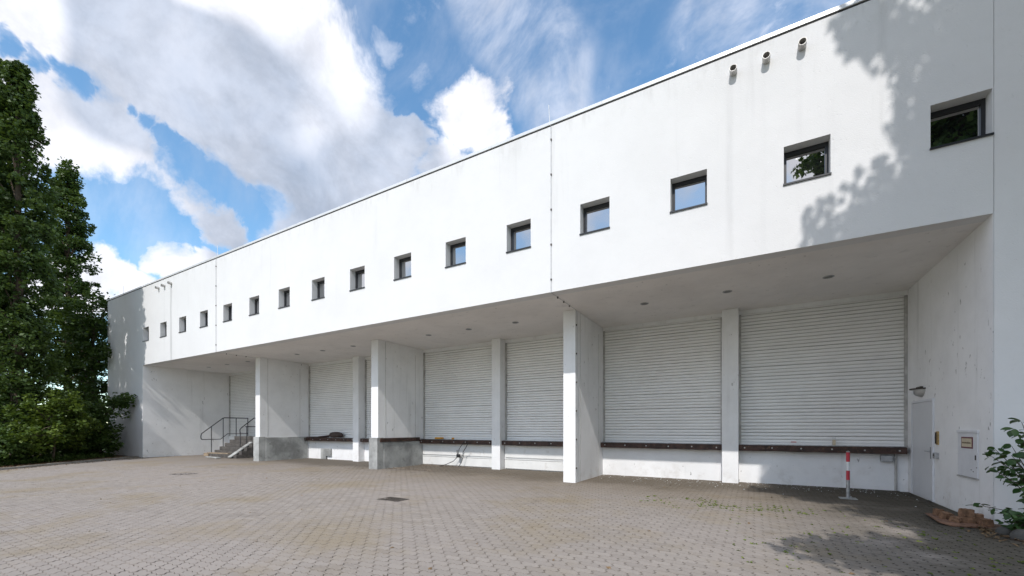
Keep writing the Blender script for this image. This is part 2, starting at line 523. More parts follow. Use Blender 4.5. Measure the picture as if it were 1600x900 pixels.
M['paver'] = paver_mat('paver')
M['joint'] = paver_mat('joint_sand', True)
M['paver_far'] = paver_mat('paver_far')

# ------------------------------------------------------------------ dimensions (metres, x along the facade, y inwards)
YF = 9.313           # facade plane
ZS = 4.826           # soffit
ZR = 8.86            # wall top under the coping
XL, XR = -27.64, 3.2  # recess ends
XE0, XE1 = -32.4, 13.0
YB = 13.45           # dock back wall
DIV = [(-20.24, -19.87), (-12.47, -12.1), (-4.68, -4.31)]
MID = [(-23.95, -23.55), (-16.07, -15.68), (-8.44, -8.07), (-0.78, -0.37)]

# ------------------------------------------------------------------ ground
KA, KB = Vector((-28.15, 9.30)), Vector((-17.0, -4.6))      # kerb line of the planting strip


def kerb_x(y):
    return KA.x + (KB.x - KA.x) * (y - KA.y) / (KB.y - KA.y)


g = MB(); g.quad((-600, -400, -0.06), (500, -400, -0.06), (500, 800, -0.06), (-600, 800, -0.06))
g.build('ground', M['meadow'], kind='structure')

yard = place('yard_paving', None, None, (0, 0, 0), kind='structure')
jm = MB()
# joints are sand-filled almost flush on the trafficked left, washed out on the right
for (xa, za), (xb, zb) in zip([(-60, -0.005), (-6, -0.005), (-1, -0.018), (XR - 0.1, -0.018)], [(-6, -0.005), (-1, -0.018), (XR - 0.1, -0.018), (40, -0.018)]):
    for ya, yb in ((-30, YF - 0.01), (YF - 0.01, YB + 0.2)):
        x0, x1 = (max(xa, XL - 0.1), min(xb, XR + 0.1)) if ya > 0 else (xa, xb)
        if x1 <= x0: continue
        xl0 = max(x0, kerb_x(ya)) if ya < 0 else x0
        xl1 = max(x0, kerb_x(yb)) if ya < 0 else x0
        jm.quad((xl0, ya, za), (x1, ya, zb), (x1, yb, zb), (xl1, yb, za))
jm.build('joint_bed', M['joint'], yard)

W, LP = 0.1125, 0.225
c30, s30 = math.cos(math.radians(30)), 0.5


def outline(full):
    a, b = 0.010, 0.017
    jy, jx = 0.0030, 0.0075
    zz = [(0, 0), (0.25, a), (0.75, -a), (1, 0), (1.25, a), (1.75, -a), (2, 0)] if full else [(0, 0), (2, 0)]
    bot = [(u * W, y) for u, y in zz]
    pts = []
    for k, (x, y) in enumerate(bot):
        xx = x + (jx if k == 0 else -jx if k == len(bot) - 1 else 0)
        pts.append((xx, y + jy))
    pts += [(LP + b - jx, W * 0.36), (LP - b - jx, W * 0.64)]
    for k, (x, y) in enumerate(reversed(bot)):
        xx = x + (-jx if k == 0 else jx if k == len(bot) - 1 else 0)
        pts.append((xx, y + W - jy))
    pts += [(-b + jx, W * 0.64), (b + jx, W * 0.36)]
    return np.array(pts)


def in_yard(x, y):
    if x < kerb_x(y) + 0.25: return False
    if y > YF - 0.02:
        if x < XL + 0.02 or x > XR - 0.02 - LP: return False
        if y > YB - 0.02: return False
        if y > 10.9:
            for a, b in DIV:
                if a - 0.2 < x < b: return False
    if -6.98 < x < -6.30 and 6.25 < y < 6.68: return False
    if x > 2.88 and y > 7.9 and x - 2.88 > (9.0 - y) * 0.35: return False
    return True


DEEP = 17.5
cells = []
j0, j1 = int(-3 / W), int(YB / W) + 1
for j in range(j0, j1):
    y = j * W
    off = (j % 2) * W
    for i in range(int(-30 / LP), int(6 / LP)):
        x = i * LP + off
        cx, cy = x + LP / 2, y + W / 2
        dep = -s30 * cx + c30 * cy
        if dep < 2.3 or dep > DEEP: continue
        px = 800 + 655 * (c30 * cx + s30 * cy) / dep
        if px < -420 or px > 1980: continue
        if not in_yard(x, y): continue
        cells.append((dep, x, y, px, 670 + 655 * 1.5 / dep))
cells.sort()
seen = [c for c in cells if 8 < c[3] < 1592 and c[4] < 892]
single = set((c[1], c[2]) for c in seen[:300])


def paver_arrays(lst, pts, seed):
    rg = np.random.default_rng(seed)
    n = len(pts); K = len(lst)
    org = np.array([(c[1], c[2]) for c in lst])
    hz = rg.normal(0, 0.0012, K)
    tx = rg.normal(0, 0.006, K); ty = rg.normal(0, 0.012, K)
    jx = rg.normal(0, 0.0009, (K, 2))
    cen = pts.mean(0)
    top = pts[None] + org[:, None] + jx[:, None]
    z = hz[:, None] + (pts[None, :, 0] - cen[0]) * tx[:, None] + (pts[None, :, 1] - cen[1]) * ty[:, None]
    v = np.zeros((K, 2 * n, 3))
    v[:, :n, :2] = cen + (pts - cen)[None] * np.array([0.975, 0.955]) + org[:, None] + jx[:, None]
    v[:, :n, 2] = z
    v[:, n:, :2] = top; v[:, n:, 2] = -0.026
    faces = []; tone = []
    t = np.clip(rg.normal(0.5, 0.17, K), 0, 1)
    for k in range(K):
        b = k * 2 * n
        faces.append(tuple(range(b, b + n)))
        faces += [(b + i, b + n + i, b + n + (i + 1) % n, b + (i + 1) % n) for i in range(n)]
        tone += [float(t[k])] * (n + 1)
    return v.reshape(-1, 3), faces, tone


def mesh_tone(name, v, f, tone, mat):
    me = bpy.data.meshes.new(name)
    me.from_pydata([tuple(p) for p in v], [], f)
    a = me.attributes.new('tone', 'FLOAT', 'FACE'); a.data.foreach_set('value', np.array(tone, dtype=np.float32))
    me.materials.append(mat); me.update()
    return me


FULL, LITE = outline(True), outline(False)
inview = lambda c: -60 < c[3] < 1660 and c[4] < 935
near = [c for c in cells if c[0] < 8.5 and (c[1], c[2]) not in single and inview(c)]
far = [c for c in cells if c[0] >= 8.5 or not inview(c)]
v1, f1, t1 = paver_arrays(near, FULL, 1)
v2, f2, t2 = paver_arrays(far, LITE, 2)
nb = len(v1)
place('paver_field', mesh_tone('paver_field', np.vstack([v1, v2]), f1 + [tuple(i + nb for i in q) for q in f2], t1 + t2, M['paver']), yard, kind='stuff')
variants = []
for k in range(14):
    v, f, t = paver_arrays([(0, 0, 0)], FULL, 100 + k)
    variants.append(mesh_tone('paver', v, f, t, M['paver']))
for c in seen[:300]:
    place('paver', rnd.choice(variants), yard, (c[1], c[2], 0))
# far end of the yard, where single stones cannot be told apart any more: one sheet level with them
sb = MB()
DF = DEEP - 0.05
P2 = lambda d, r: (c30 * r - s30 * d, s30 * r + c30 * d)


def clip_far(poly):
    out = []
    for i in range(len(poly)):
        a, b = poly[i], poly[(i + 1) % len(poly)]
        da, db = -s30 * a[0] + c30 * a[1] - DF, -s30 * b[0] + c30 * b[1] - DF
        if da >= 0: out.append(a)
        if (da >= 0) != (db >= 0):
            t = da / (da - db); out.append((a[0] + (b[0] - a[0]) * t, a[1] + (b[1] - a[1]) * t))
    return out


for poly in ([(kerb_x(-8) + 0.02, -8), (0, -8), (0, YF - 0.004), (kerb_x(YF) + 0.02, YF - 0.004)], [(XL + 0.004, YF - 0.004), (-5, YF - 0.004), (-5, YB), (XL + 0.004, YB)]):
    q = clip_far(poly)
    sb.quad(*[(x, y, -0.004) for x, y in q])
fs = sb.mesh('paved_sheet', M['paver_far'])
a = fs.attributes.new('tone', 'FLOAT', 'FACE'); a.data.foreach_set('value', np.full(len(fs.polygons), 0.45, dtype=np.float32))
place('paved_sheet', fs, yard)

# planting strip on the left with its kerb
bed = MB()
bed.prism([(KA.x - 0.10, YF + 12), (KA.x - 0.10, YF), (kerb_x(-12) - 0.1, -12), (kerb_x(-12) - 7, -12), (KA.x - 7, 3), (-38.5, YF + 1), (-38.5, YF + 12)][::-1], -0.05, 0.035)
place('planting_bed', bed.mesh('planting_bed', M['soil']), None, kind='structure')
kerb = place('kerb', None, None, (KA.x, KA.y, 0), kind='structure')
kd = (KB - KA).normalized(); kn = Vector((-kd.y, kd.x))
ks = MB()
ks.box(0.004, 0.992, -0.06, 0.06, -0.05, 0.0)
kme = MB().box(0.005, 0.993, -0.055, 0.055, -0.05, 0.075).mesh('kerb_stone', M['kerb'])
for k in range(17):
    p = KA + kd * (k + 0.05)
    place('kerb_stone', kme, kerb, (p.x, p.y, rnd.uniform(-0.012, 0.006)), rot=(0, rnd.uniform(-.008, .008), math.atan2(kd.y, kd.x)))

# soil pocket in the right corner in front of the wall
sbm = MB(); sv = [(2.95, 9.29), (2.93, 8.75), (2.98, 8.3), (3.15, 7.8), (3.6, 7.2), (5.0, 6.2), (13, 5.5), (13, 9.29)]
cz = (5.5, 8.4)
ring = [(cz[0] + (x - cz[0]) * 0.93, cz[1] + (y - cz[1]) * 0.95) for x, y in sv]
b0 = len(sbm.v)
sbm.v += [(x, y, -0.012) for x, y in sv] + [(x, y if y < 9.2 else 9.3, 0.035) for x, y in ring]
sbm.f += [(i, (i + 1) % 8, 8 + (i + 1) % 8, 8 + i) for i in range(8)] + [tuple(range(8, 16))]
sbm.build('soil_pocket', M['soil'], kind='structure')

# ------------------------------------------------------------------ the warehouse
WH = thing('warehouse', 'long white plastered warehouse with loading docks under a deep overhang', 'building', (-14.5, YF, 0))

# upper wall with window openings
WX = [(2.487 - 2.0057 * i, 3.187 - 2.0057 * i) for i in range(16)]
ZW0, ZW1 = 6.045, 6.76
TH = 0.30
uw = MB()


def wall_holes(mb, x0, x1, z0, z1, y0, y1, holes):
    xs = sorted(holes)
    cur = x0
    def pf(xa, xb, za, zb):
        mb.quad((xa, y0, za), (xb, y0, za), (xb, y0, zb), (xa, y0, zb))
        mb.quad((xb, y1, za), (xa, y1, za), (xa, y1, zb), (xb, y1, zb))
    for (a, b) in xs:
        pf(cur, a, z0, z1)
        pf(a, b, z0, ZW0); pf(a, b, ZW1, z1)
        mb.quad((a, y0, ZW0), (b, y0, ZW0), (b, y1, ZW0), (a, y1, ZW0))
        mb.quad((b, y0, ZW1), (a, y0, ZW1), (a, y1, ZW1), (b, y1, ZW1))
        mb.quad((a, y0, ZW1), (a, y0, ZW0), (a, y1, ZW0), (a, y1, ZW1))
        mb.quad((b, y0, ZW0), (b, y0, ZW1), (b, y1, ZW1), (b, y1, ZW0))
        cur = b
    pf(cur, x1, z0, z1)
    mb.quad((x0, y1, z0), (x1, y1, z0), (x1, y0, z0), (x0, y0, z0))
    mb.quad((x0, y0, z1), (x1, y0, z1), (x1, y1, z1), (x0, y1, z1))


wall_holes(uw, XL, XR, ZS, ZR, YF, YF + TH, WX)
uw.build('upper_wall', M['facade'], WH)
MB().box(XE0, XL, YF, YB + 0.35, -0.05, ZR).build('end_wall', M['facade'], WH)
MB().box(XR + 0.006, XE1, YF + 0.002, YB + 0.35, -0.05, ZR).build('end_wall', M['facade'], WH)
MB().box(XL, XR + 0.006, YF + TH, YB + 0.35, ZS, ZS + 0.3).build('soffit', M['soffit'], WH)
MB().box(XE0, XE1, YB + 0.35, 36, -0.05, ZR).build('rear_block', M['dark_room'], WH)
MB().box(XE0, XE1, YF + 0.001, 36, ZR, ZR + 0.03).build('roof', M['dark_gap'], WH)
# skin of the door wall (recess end) and dividing walls
MB().box(XR - 0.004, XR + 0.002, YF + 0.006, YB + 0.3, 0.0, ZS).build('side_wall', M['recess'], WH)
MB().box(XL - 0.002, XL + 0.006, YF + 0.006, YB + 0.3, 0.0, ZS).build('side_wall', M['recess'], WH)
for k, (a, b) in enumerate(DIV):
    MB().box(a, b, 11.0, YB + 0.35, -0.05, ZS).build('dividing_wall', M['recess'], WH, bevel=0.012)
for a, b in MID:
    MB().box(a, b, 13.1, YB + 0.35, -0.05, ZS).build('pillar', M['recess'], WH, bevel=0.012)
# bare concrete plinths on two of the dividing walls
def plinth(a, b, ht, hs):
    m = MB()
    n = 14
    m.box(a - 0.05, b + 0.03, 10.93, 11.25, -0.05, ht)
    m.box(a - 0.02, b + 0.04, 11.25, YB - 0.06, -0.05, hs)
    return m.build('plinth', M['concrete'], WH, bevel=0.018, label='bare grey concrete plinth')
plinth(*DIV[0], 1.13, 1.10)
plinth(*DIV[1], 1.17, 0.99)
# render joint lines on the dividing walls and pillars (thin raised beads)
for k, (a, b) in enumerate(DIV):
    z0 = 1.14 if k < 2 else 0.02
    MB().box(b, b + 0.006, 11.36, 11.372, z0, ZS - 0.02).build('corner_bead', M['guide'], WH)
    MB().box(b, b + 0.005, 12.98, 12.99, z0, ZS - 0.3).build('corner_bead', M['guide'], WH)

# coping
MB().box(XE0 - 0.05, XE1, YF - 0.020, YF + 0.42, ZR + 0.035, ZR + 0.115).build('coping', M['coping'], WH, bevel=0.006)
MB().box(XE0 - 0.01, XE1, YF - 0.012, YF + 0.3, ZR + 0.0305, ZR + 0.0345).build('coping_gap', M['guide'], WH)
cj = MB().box(-0.006, 0.006, YF - 0.023, YF - 0.019, ZR + 0.036, ZR + 0.113).mesh('coping_joint', M['guide'])
for k in range(15):
    place('coping_joint', cj, WH, (-30 + 3.0 * k, 0, 0))

# dock backs, lintels
bays = []
edges = [XL + 0.006] + [q for d in DIV for q in d] + [XR - 0.004]
for k in range(4):
    x0, x1 = edges[2 * k], edges[2 * k + 1]
    ma, mb_ = MID[k]
    bays += [(k, 0, x0, ma), (k, 1, mb_, x1)]
for k, h, x0, x1 in bays:
    MB().box(x0, x1, YB, YB + 0.35, -0.05, 1.05).build('dock_wall', M['recess'], WH)
    MB().box(x0, x1, YB, YB + 0.35, 4.715, ZS).build('lintel', M['recess'], WH)
    # backing so nothing shows behind the slats
    MB().box(x0, x1, YB + 0.16, YB + 0.30, 1.05, 4.715).build('shutter_backing', M['dark_room'], WH)

# shutters
PITCH = 0.0915


def slat_mesh(L):
    m = MB()
    prof = [(0.034, 0.000), (0.006, 0.004), (-0.002, 0.016), (-0.007, 0.040), (-0.003, 0.064), (0.006, 0.077), (0.030, 0.0825), (0.032, 0.0915)]
    b = 0
    for x in (0, L):
        for y, z in prof: m.v.append((x, y, z))
    n = len(prof)
    for i in range(n - 1):
        m.f.append((i, n + i, n + i + 1, i + 1))
    me = m.mesh('slat', M['slat'])
    me.materials.append(M['slat_web'])
    me.polygons[n - 2].material_index = 1
    return me


for k, h, x0, x1 in bays:
    if k == 0 and h == 1: continue
    sh = place('roller_shutter', None, WH, (x0, YB + 0.07, 1.08))
    g0, g1 = x0 + 0.055, x1 - 0.055
    MB().box(x0, g0, -0.0 + YB + 0.012, YB + 0.13, 1.06, 4.712).build('guide_rail', M['guide'], sh)
    MB().box(g1, x1, -0.0 + YB + 0.012, YB + 0.13, 1.06, 4.712).build('guide_rail', M['guide'], sh)
    MB().box(g0, g1, YB + 0.06, YB + 0.11, 1.062, 1.12).build('bottom_bar', M['slat'], sh)
    sm = slat_mesh(g1 - g0)
    z = 1.122; n = 0
    while z < 4.70:
        place('slat', sm, sh, (g0, YB + 0.07 + rnd.uniform(-0.003, 0.003), z), rot=(rnd.gauss(0, 0.035), rnd.gauss(0, 0.0004), rnd.gauss(0, 0.0008)))
        z += PITCH; n += 1
    if k == 3 and h == 1:
        MB().box(0.86, 0.98, YB + 0.062, YB + 0.068, 1.135, 1.165).build('sticker', M['red'], sh)

# timber bumpers with bolts
bolt = MB().tube([(0, 0, 0), (0, -0.018, 0)], [0.020, 0.016], 8).mesh('bolt', M['bolt'])


def wobble_beam(x0, x1, y0, y1, z0, z1, seed, n=14):
    r = random.Random(seed)
    m = MB()
    for i in range(n + 1):
        t = i / n
        x = x0 + (x1 - x0) * t
        e = [r.uniform(-0.007, 0.007) for _ in range(4)]
        m.v += [(x, y0 + e[0], z0 + e[1]), (x, y1, z0 + e[1]), (x, y1, z1 + e[2]), (x, y0 + e[3], z1 + e[2] * 0.6)]
    for i in range(n):
        for q in range(4):
            a, b = i * 4 + q, i * 4 + (q + 1) % 4
            m.f.append((a, a + 4, b + 4, b))
    m.f += [(0, 1, 2, 3), (n * 4 + 3, n * 4 + 2, n * 4 + 1, n * 4)]
    return m


for k, h, x0, x1 in bays:
    if k == 0: continue
    a, b = x0 + 0.005, x1 - 0.005
    if k == 3 and h == 1: b = 3.13
    t = wobble_beam(a, b, 13.2, YB - 0.001, 0.895, 1.055, k * 2 + h).build('dock_bumper', M['timber'], WH)
    MB().box(a + 0.03, b - 0.03, 13.27, YB + 0.05, 1.0625, 1.078).build('dock_edge_plate', M['steel'], WH)
    nb_ = int((b - a) / 0.52)
    for i in range(nb_):
        place('bolt', bolt, t, (a + 0.14 + i * (b - a - 0.28) / max(1, nb_ - 1), 13.196, 0.98 + rnd.uniform(-.012, .012)))
# steel angle along the side of the second plinth
wobble_beam(0, 2.16, -0.06, 0.0, 0, 0.15, 55, 6)
m = MB().box(-12.13, -12.035, 11.06, 13.19, 1.0, 1.15)
m.build('dock_bumper', M['timber'], WH, bevel=0.012)
# white sheet panels below the bumpers of the third bay
for k, h, x0, x1 in bays:
    if k != 2: continue
    for za, zb in ((0.015, 0.40), (0.425, 0.885)):
        m = MB(); a, b = x0 + 0.03, x1 - 0.02
        prof = [(YB - 0.02, za), (YB - 0.055, za + 0.02), (YB - 0.055, zb - 0.05), (YB - 0.075, zb - 0.03), (YB - 0.075, zb), (YB - 0.02, zb)]
        for x in (a, b):
            m.v += [(x, y, z) for y, z in prof]
        n = len(prof)
        m.f += [(i, n + i, n + (i + 1) % n, (i + 1) % n) for i in range(n)] + [tuple(range(n))[::-1], tuple(range(n, 2 * n))]
        m.build('dock_panel', M['panel'], WH)
# grey patch plate on the dock wall of the second bay
MB().box(-18.75, -18.35, YB - 0.09, YB - 0.002, 0.0, 0.52).build('patch_plate', M['concrete'], WH)
MB().box(-18.35, -18.0, YB - 0.09, YB - 0.002, 0.16, 0.52).build('patch_plate', M['concrete'], WH)
MB().box(-0.62, -0.36, YB - 0.012, YB - 0.001, 0.02, 0.075).build('vent_slot', M['dark_gap'], WH)

# windows
y0 = YF + 0.215
for i, (a, b) in enumerate(WX):
    w = place('window', None, WH, (a, y0, ZW0))
    fr = MB(); t = 0.055
    for q in ((a + .001, a + t, ZW0 + .03, ZW1 - .001), (b - t, b - .001, ZW0 + .03, ZW1 - .001), (a + t, b - t, ZW0 + .03, ZW0 + .03 + t), (a + t, b - t, ZW1 - t - 0.02, ZW1 - .001)):
        fr.box(q[0], q[1], y0, y0 + 0.06, q[2], q[3])
    fr.build('frame', M['frame'], w)
    tl = rnd.uniform(-0.006, 0.006); tz = rnd.uniform(-0.006, 0.006)
    gy = y0 + 0.032
    MB().quad((a + t, gy - tl, ZW0 + .03 + t), (b - t, gy + tl, ZW0 + .03 + t), (b - t, gy + tl + tz, ZW1 - t - .02), (a + t, gy - tl + tz, ZW1 - t - .02)).build('pane', M['glass'], w)
    MB().box(a - 0.012, b + 0.012, YF - 0.025, YF + 0.001, ZW0 - 0.012, ZW0 + 0.018).box(a + 0.002, b - 0.002, YF + 0.0012, y0 + 0.03, ZW0 + 0.0005, ZW0 + 0.026).build('sill', M['frame'], w)

# overflow spouts under the coping
for x, z in ((-0.35, 8.49), (0.20, 8.49), (0.76, 8.49), (-25.72, 8.52), (-25.08, 8.52), (-24.36, 8.52)):
    m = MB(); seg = 16; b = 0
    for y, r in ((YF + 0.05, 0.066), (YF - 0.15, 0.066), (YF - 0.15, 0.056), (YF + 0.0, 0.056)):
        for q in range(seg):
            an = 2 * math.pi * q / seg
            m.v.append((x + r * math.cos(an), y, z + r * math.sin(an)))
    for i in range(3):
        for q in range(seg):
            m.f.append((i * seg + q, i * seg + (q + 1) % seg, (i + 1) * seg + (q + 1) % seg, (i + 1) * seg + q))
    o = m.build('drain_spout', M['guide'], WH)
    MB().tube([(x, YF - 0.03, z), (x, YF - 0.02, z)], 0.058, 16).build('spout_throat', M['dark_gap'], o)

# lightning conductors: wire and clips down the facade, over the soffit, down the dividing wall, rod on the coping
clip = MB().box(-0.014, 0.014, -0.03, 0.0, -0.022, 0.022).mesh('wire_clip', M['iron'])
for x, xd in ((-4.27, -4.31), (-20.15, -20.15)):
    MB().box(x - 0.017, x - 0.009, YF - 0.003, YF - 0.0005, ZS, ZR).build('movement_joint', M['guide'], WH)
    wire = MB().tube([(x, YF - 0.022, ZR + 0.02), (x, YF - 0.022, ZS - 0.02), (xd + 0.02, 10.97, ZS - 0.02)], 0.0055, 6)
    if xd == -4.31:
        wire.tube([(xd + 0.02, 10.97, ZS - 0.02), (xd + 0.025, 11.06, ZS - 0.1), (xd + 0.025, 11.06, 0.05)], 0.0055, 6)
    wo = wire.build('conductor_wire', M['steel'], WH)
    for k in range(5): place('wire_clip', clip, wo, (x, YF - 0.001, ZS + 0.3 + 0.85 * k))
    for k in range(3): place('wire_clip', clip, wo, (x + (xd - x) * (k + 1) / 4, YF + 1.65 * (k + 1) / 4, ZS - 0.023))
    if xd == -4.31:
        for k in range(6): place('wire_clip', clip, wo, (xd + 0.016, 11.06, 0.4 + 0.8 * k))
rod = MB().tube([(0, 0, 0), (-0.03, -0.0, 0.5)], 0.008, 6)
rod.box(-0.03, 0.03, -0.03, 0.03, -0.01, 0.05)
rodm = rod.mesh('lightning_rod', M['white'])
for x in (-4.35, -20.2, -30.4):
    place('lightning_rod', rodm, WH, (x, YF + 0.08, ZR + 0.115))

# downlights
for x in (-25.47, -23.59, -21.64, -17.66, -15.87, -13.95, -10.0, -8.25, -6.46, -2.52, -0.56, 1.41):
    d = place('downlight', None, WH, (x, 11.4, ZS))
    m = MB(); seg = 20
    for r, z in ((0.105, 0.0), (0.105, -0.012), (0.082, -0.014), (0.078, -0.002)):
        for q in range(seg):
            an = 2 * math.pi * q / seg
            m.v.append((x + r * math.cos(an), 11.4 + r * math.sin(an), ZS + z))
    for i in range(3):
        for q in range(seg):
            m.f.append((i * seg + q, i * seg + (q + 1) % seg, (i + 1) * seg + (q + 1) % seg, (i + 1) * seg + q))
    m.build('rim', M['steel'], d)
    MB().tube([(x, 11.4, ZS - 0.004), (x, 11.4, ZS - 0.0005)], 0.079, 20).build('lens', M['lens'], d)

# door in the recess end wall
dr = place('door', None, WH, (XR, 12.35, 0))
MB().box(XR - 0.022, XR - 0.006, 11.80, 13.05, 0.01, 2.075).build('door_leaf', M['door'], dr, bevel=0.003)
fr = MB()
fr.box(XR - 0.034, XR - 0.0045, 11.745, 11.795, 0.0, 2.13).box(XR - 0.034, XR - 0.0045, 13.055, 13.10, 0.0, 2.13).box(XR - 0.034, XR - 0.0045, 11.795, 13.055, 2.08, 2.13)
fr.build('door_frame', M['cabinet'], dr, bevel=0.003)
MB().box(XR - 0.03, XR - 0.0225, 11.86, 11.90, 0.88, 1.12).build('handle_plate', M['steel'], dr)
MB().tube([(XR - 0.03, 11.88, 1.03), (XR - 0.075, 11.88, 1.03), (XR - 0.08, 11.90, 1.03), (XR - 0.08, 12.02, 1.03)], 0.010, 8).build('handle', M['steel'], dr)
MB().box(XR - 0.06, XR - 0.0225, 11.79, 12.0, 0.0, 0.0001 + 0.004).build('threshold', M['iron'], dr)

# ------------------------------------------------------------------ fittings on the end wall
L0 = thing('wall_lamp', 'grey half-round wall lamp above the grey steel door', 'lamp', (XR, 12.55, 2.25))
m = MB()
seg = 14
for i in range(7):
    ph = (math.pi / 2) * i / 6
    for q in range(seg + 1):
        an = math.pi * q / seg
        r = math.cos(ph)
        m.v.append((XR - 0.006 - 0.17 * r * math.sin(an) * 0.95, 12.48 - 0.21 * r * math.cos(an), 2.36 - 0.16 * math.sin(ph)))
for i in range(6):
    for q in range(seg):
        a = i * (seg + 1) + q
        m.f.append((a, a + seg + 1, a + seg + 2, a + 1))
m.build('glass_bowl', M['guide'], L0, smooth=True)
m = MB(); poly = [(XR - 0.006, 12.48 + 0.25)] + [(XR - 0.006 - 0.20 * math.sin(math.pi * q / 12), 12.48 + 0.25 * math.cos(math.pi * q / 12)) for q in range(1, 12)] + [(XR - 0.006, 12.48 - 0.25)]
m.prism(poly, 2.363, 2.388)
m.build('hood', M['iron'], L0)
MB().box(XR - 0.05, XR - 0.005, 12.40, 12.70, 2.389, 2.43).build('bracket', M['iron'], L0)
MB().box(XR - 0.178, XR - 0.164, 12.40, 12.46, 2.24, 2.34).build('tube_cover', M['white'], L0)

C0 = thing('utility_cabinet', 'flush pale grey metal utility cabinet with a cream maroon-edged sign', 'cabinet', (XR, 10.17, 0.7))
MB().box(XR - 0.020, XR - 0.0045, 9.79, 10.56, 0.68, 1.43).build('cabinet_door', M['cabinet'], C0, bevel=0.003)
MB().box(XR - 0.034, XR - 0.0045, 9.775, 10.575, 1.434, 1.475).build('top_flange', M['cabinet'], C0)
MB().box(XR - 0.030, XR - 0.0045, 9.775, 10.575, 0.655, 0.676).build('bottom_flange', M['guide'], C0)
MB().box(XR - 0.027, XR - 0.0205, 9.80, 9.90, 1.30, 1.41).build('nameplate', M['white'], C0)
MB().box(XR - 0.029, XR - 0.0205, 9.84, 9.865, 0.98, 1.06).build('lock', M['iron'], C0)
sg = MB().box(XR - 0.026, XR - 0.0205, 9.955, 10.40, 1.165, 1.36).build('sign_border', M['maroon'], C0)
MB().box(XR - 0.029, XR - 0.0262, 9.985, 10.37, 1.19, 1.335).build('sign_face', M['cream'], sg)
pr = MB()
y = 10.35
rr = random.Random(3)
while y > 10.02:
    w = rr.uniform(0.014, 0.026)
    pr.box(XR - 0.0300, XR - 0.0292, y - w, y, 1.245, 1.245 + rr.uniform(0.022, 0.034))
    y -= w + 0.006
pr.build('sign_print', M['print'], sg)
for yy, zz in ((10.02, 0.80), (9.94, 0.775), (9.82, 0.85)):
    MB().box(XR - 0.0215, XR - 0.0203, yy - 0.02, yy + 0.02, zz, zz + 0.012).build('paint_chip', M['iron'], C0)

I0 = thing('door_pull', 'narrow tarnished brass bell plate on the wall beside the door', 'bell plate', (XR, 11.56, 1.2))
MB().box(XR - 0.022, XR - 0.0045, 11.49, 11.62, 1.18, 1.45).build('plate', M['brass'], I0, bevel=0.006)
MB().box(XR - 0.040, XR - 0.0225, 11.575, 11.60, 1.20, 1.43).build('grip', M['iron'], I0)
K0 = thing('key_box', 'small grey metal key box on the wall below the brass plate', 'key box', (XR, 11.55, 0.9))
MB().box(XR - 0.07, XR - 0.0045, 11.49, 11.61, 0.90, 1.02).build('body', M['steel'], K0, bevel=0.008)
MB().tube([(XR - 0.07, 11.55, 0.97), (XR - 0.078, 11.55, 0.97)], 0.015, 8).build('lock', M['iron'], K0)

J0 = thing('junction_box', 'small grey junction box under the dock timber with a conduit to the ground', 'junction box', (2.85, YB, 0.0))
MB().box(2.68, 2.90, YB - 0.13, YB - 0.002, 0.70, 0.86).build('box', M['steel'], J0, bevel=0.012)
MB().tube([(2.97, YB - 0.03, 0.0), (2.97, YB - 0.03, 0.90)], 0.026, 10).build('conduit', M['guide'], J0)
MB().box(2.895, 2.975, YB - 0.05, YB - 0.02, 0.80, 0.83).build('link', M['steel'], J0)

# ------------------------------------------------------------------ bollard
B0 = thing('bollard', 'red and white banded steel barrier post standing before the right shutter', 'bollard', (1.75, 11.42, 0))
for za, zb, mt in ((0.012, 0.40, 'steel'), (0.402, 0.60, 'red'), (0.602, 0.79, 'white'), (0.792, 0.995, 'red')):
    MB().tube([(1.75, 11.42, za), (1.75, 11.42, zb)], 0.0335 if mt != 'steel' else 0.034, 16).build({'steel': 'post_foot', 'red': 'red_band', 'white': 'white_band'}[mt], M[mt], B0)
MB().tube([(1.75, 11.42, 0.996), (1.75, 11.42, 1.01), (1.75, 11.42, 1.025)], [0.031, 0.033, 0.012], 16).build('cap', M['steel'], B0)
MB().box(1.60, 1.90, 11.29, 11.55, 0.0, 0.012).build('base_plate', M['concrete'], B0, bevel=0.004)
MB().tube([(1.80, 11.42, 0.012), (1.80, 11.42, 0.05)], 0.016, 8).build('hinge', M['steel'], B0)

# ------------------------------------------------------------------ stairs and rails in the far bay
S0 = thing('dock_stairs', 'dark concrete steps leading up to the far loading dock', 'stairs', (-24.2, 11.3, 0))
for k in range(6):
    yy = 11.35 + 0.25 * k
    MB().box(-25.3, -22.6, yy, 12.95 if k < 5 else YB - 0.002, 0.18 * k + (0 if k else -0.02), 0.18 * (k + 1) - 0.002).build('step', M['step'], S0, bevel=0.012)
H0 = thing('handrail', 'black tubular handrail on the left side of the far dock steps', 'handrail', (-25.4, 11.5, 0), group='dock stair rails')
MB().tube([(-25.4, 11.06, 0.93), (-25.4, 11.01, 0.98), (-25.4, 11.0, 1.1), (-25.4, 11.03, 1.24), (-25.4, 12.06, 2.08), (-25.4, 12.15, 2.11), (-25.4, 13.4, 2.11)], 0.026, 8).build('top_rail', M['rail'], H0)
MB().tube([(-25.4, 11.06, 0.93), (-25.4, 11.95, 0.93), (-25.4, 12.30, 1.22), (-25.4, 13.4, 1.22)], 0.020, 8).build('lower_rail', M['rail'], H0)
for yy, zt, zb in ((11.5, 1.62, 0.0), (12.08, 2.08, 0.0), (12.75, 2.11, 1.08), (13.38, 2.11, 1.08)):
    MB().tube([(-25.4, yy, zb), (-25.4, yy, zt)], 0.022, 8).build('post', M['rail'], H0)
H1 = thing('handrail', 'short black tubular handrail on the right side of the far dock steps', 'handrail', (-23.5, 12, 0), group='dock stair rails')
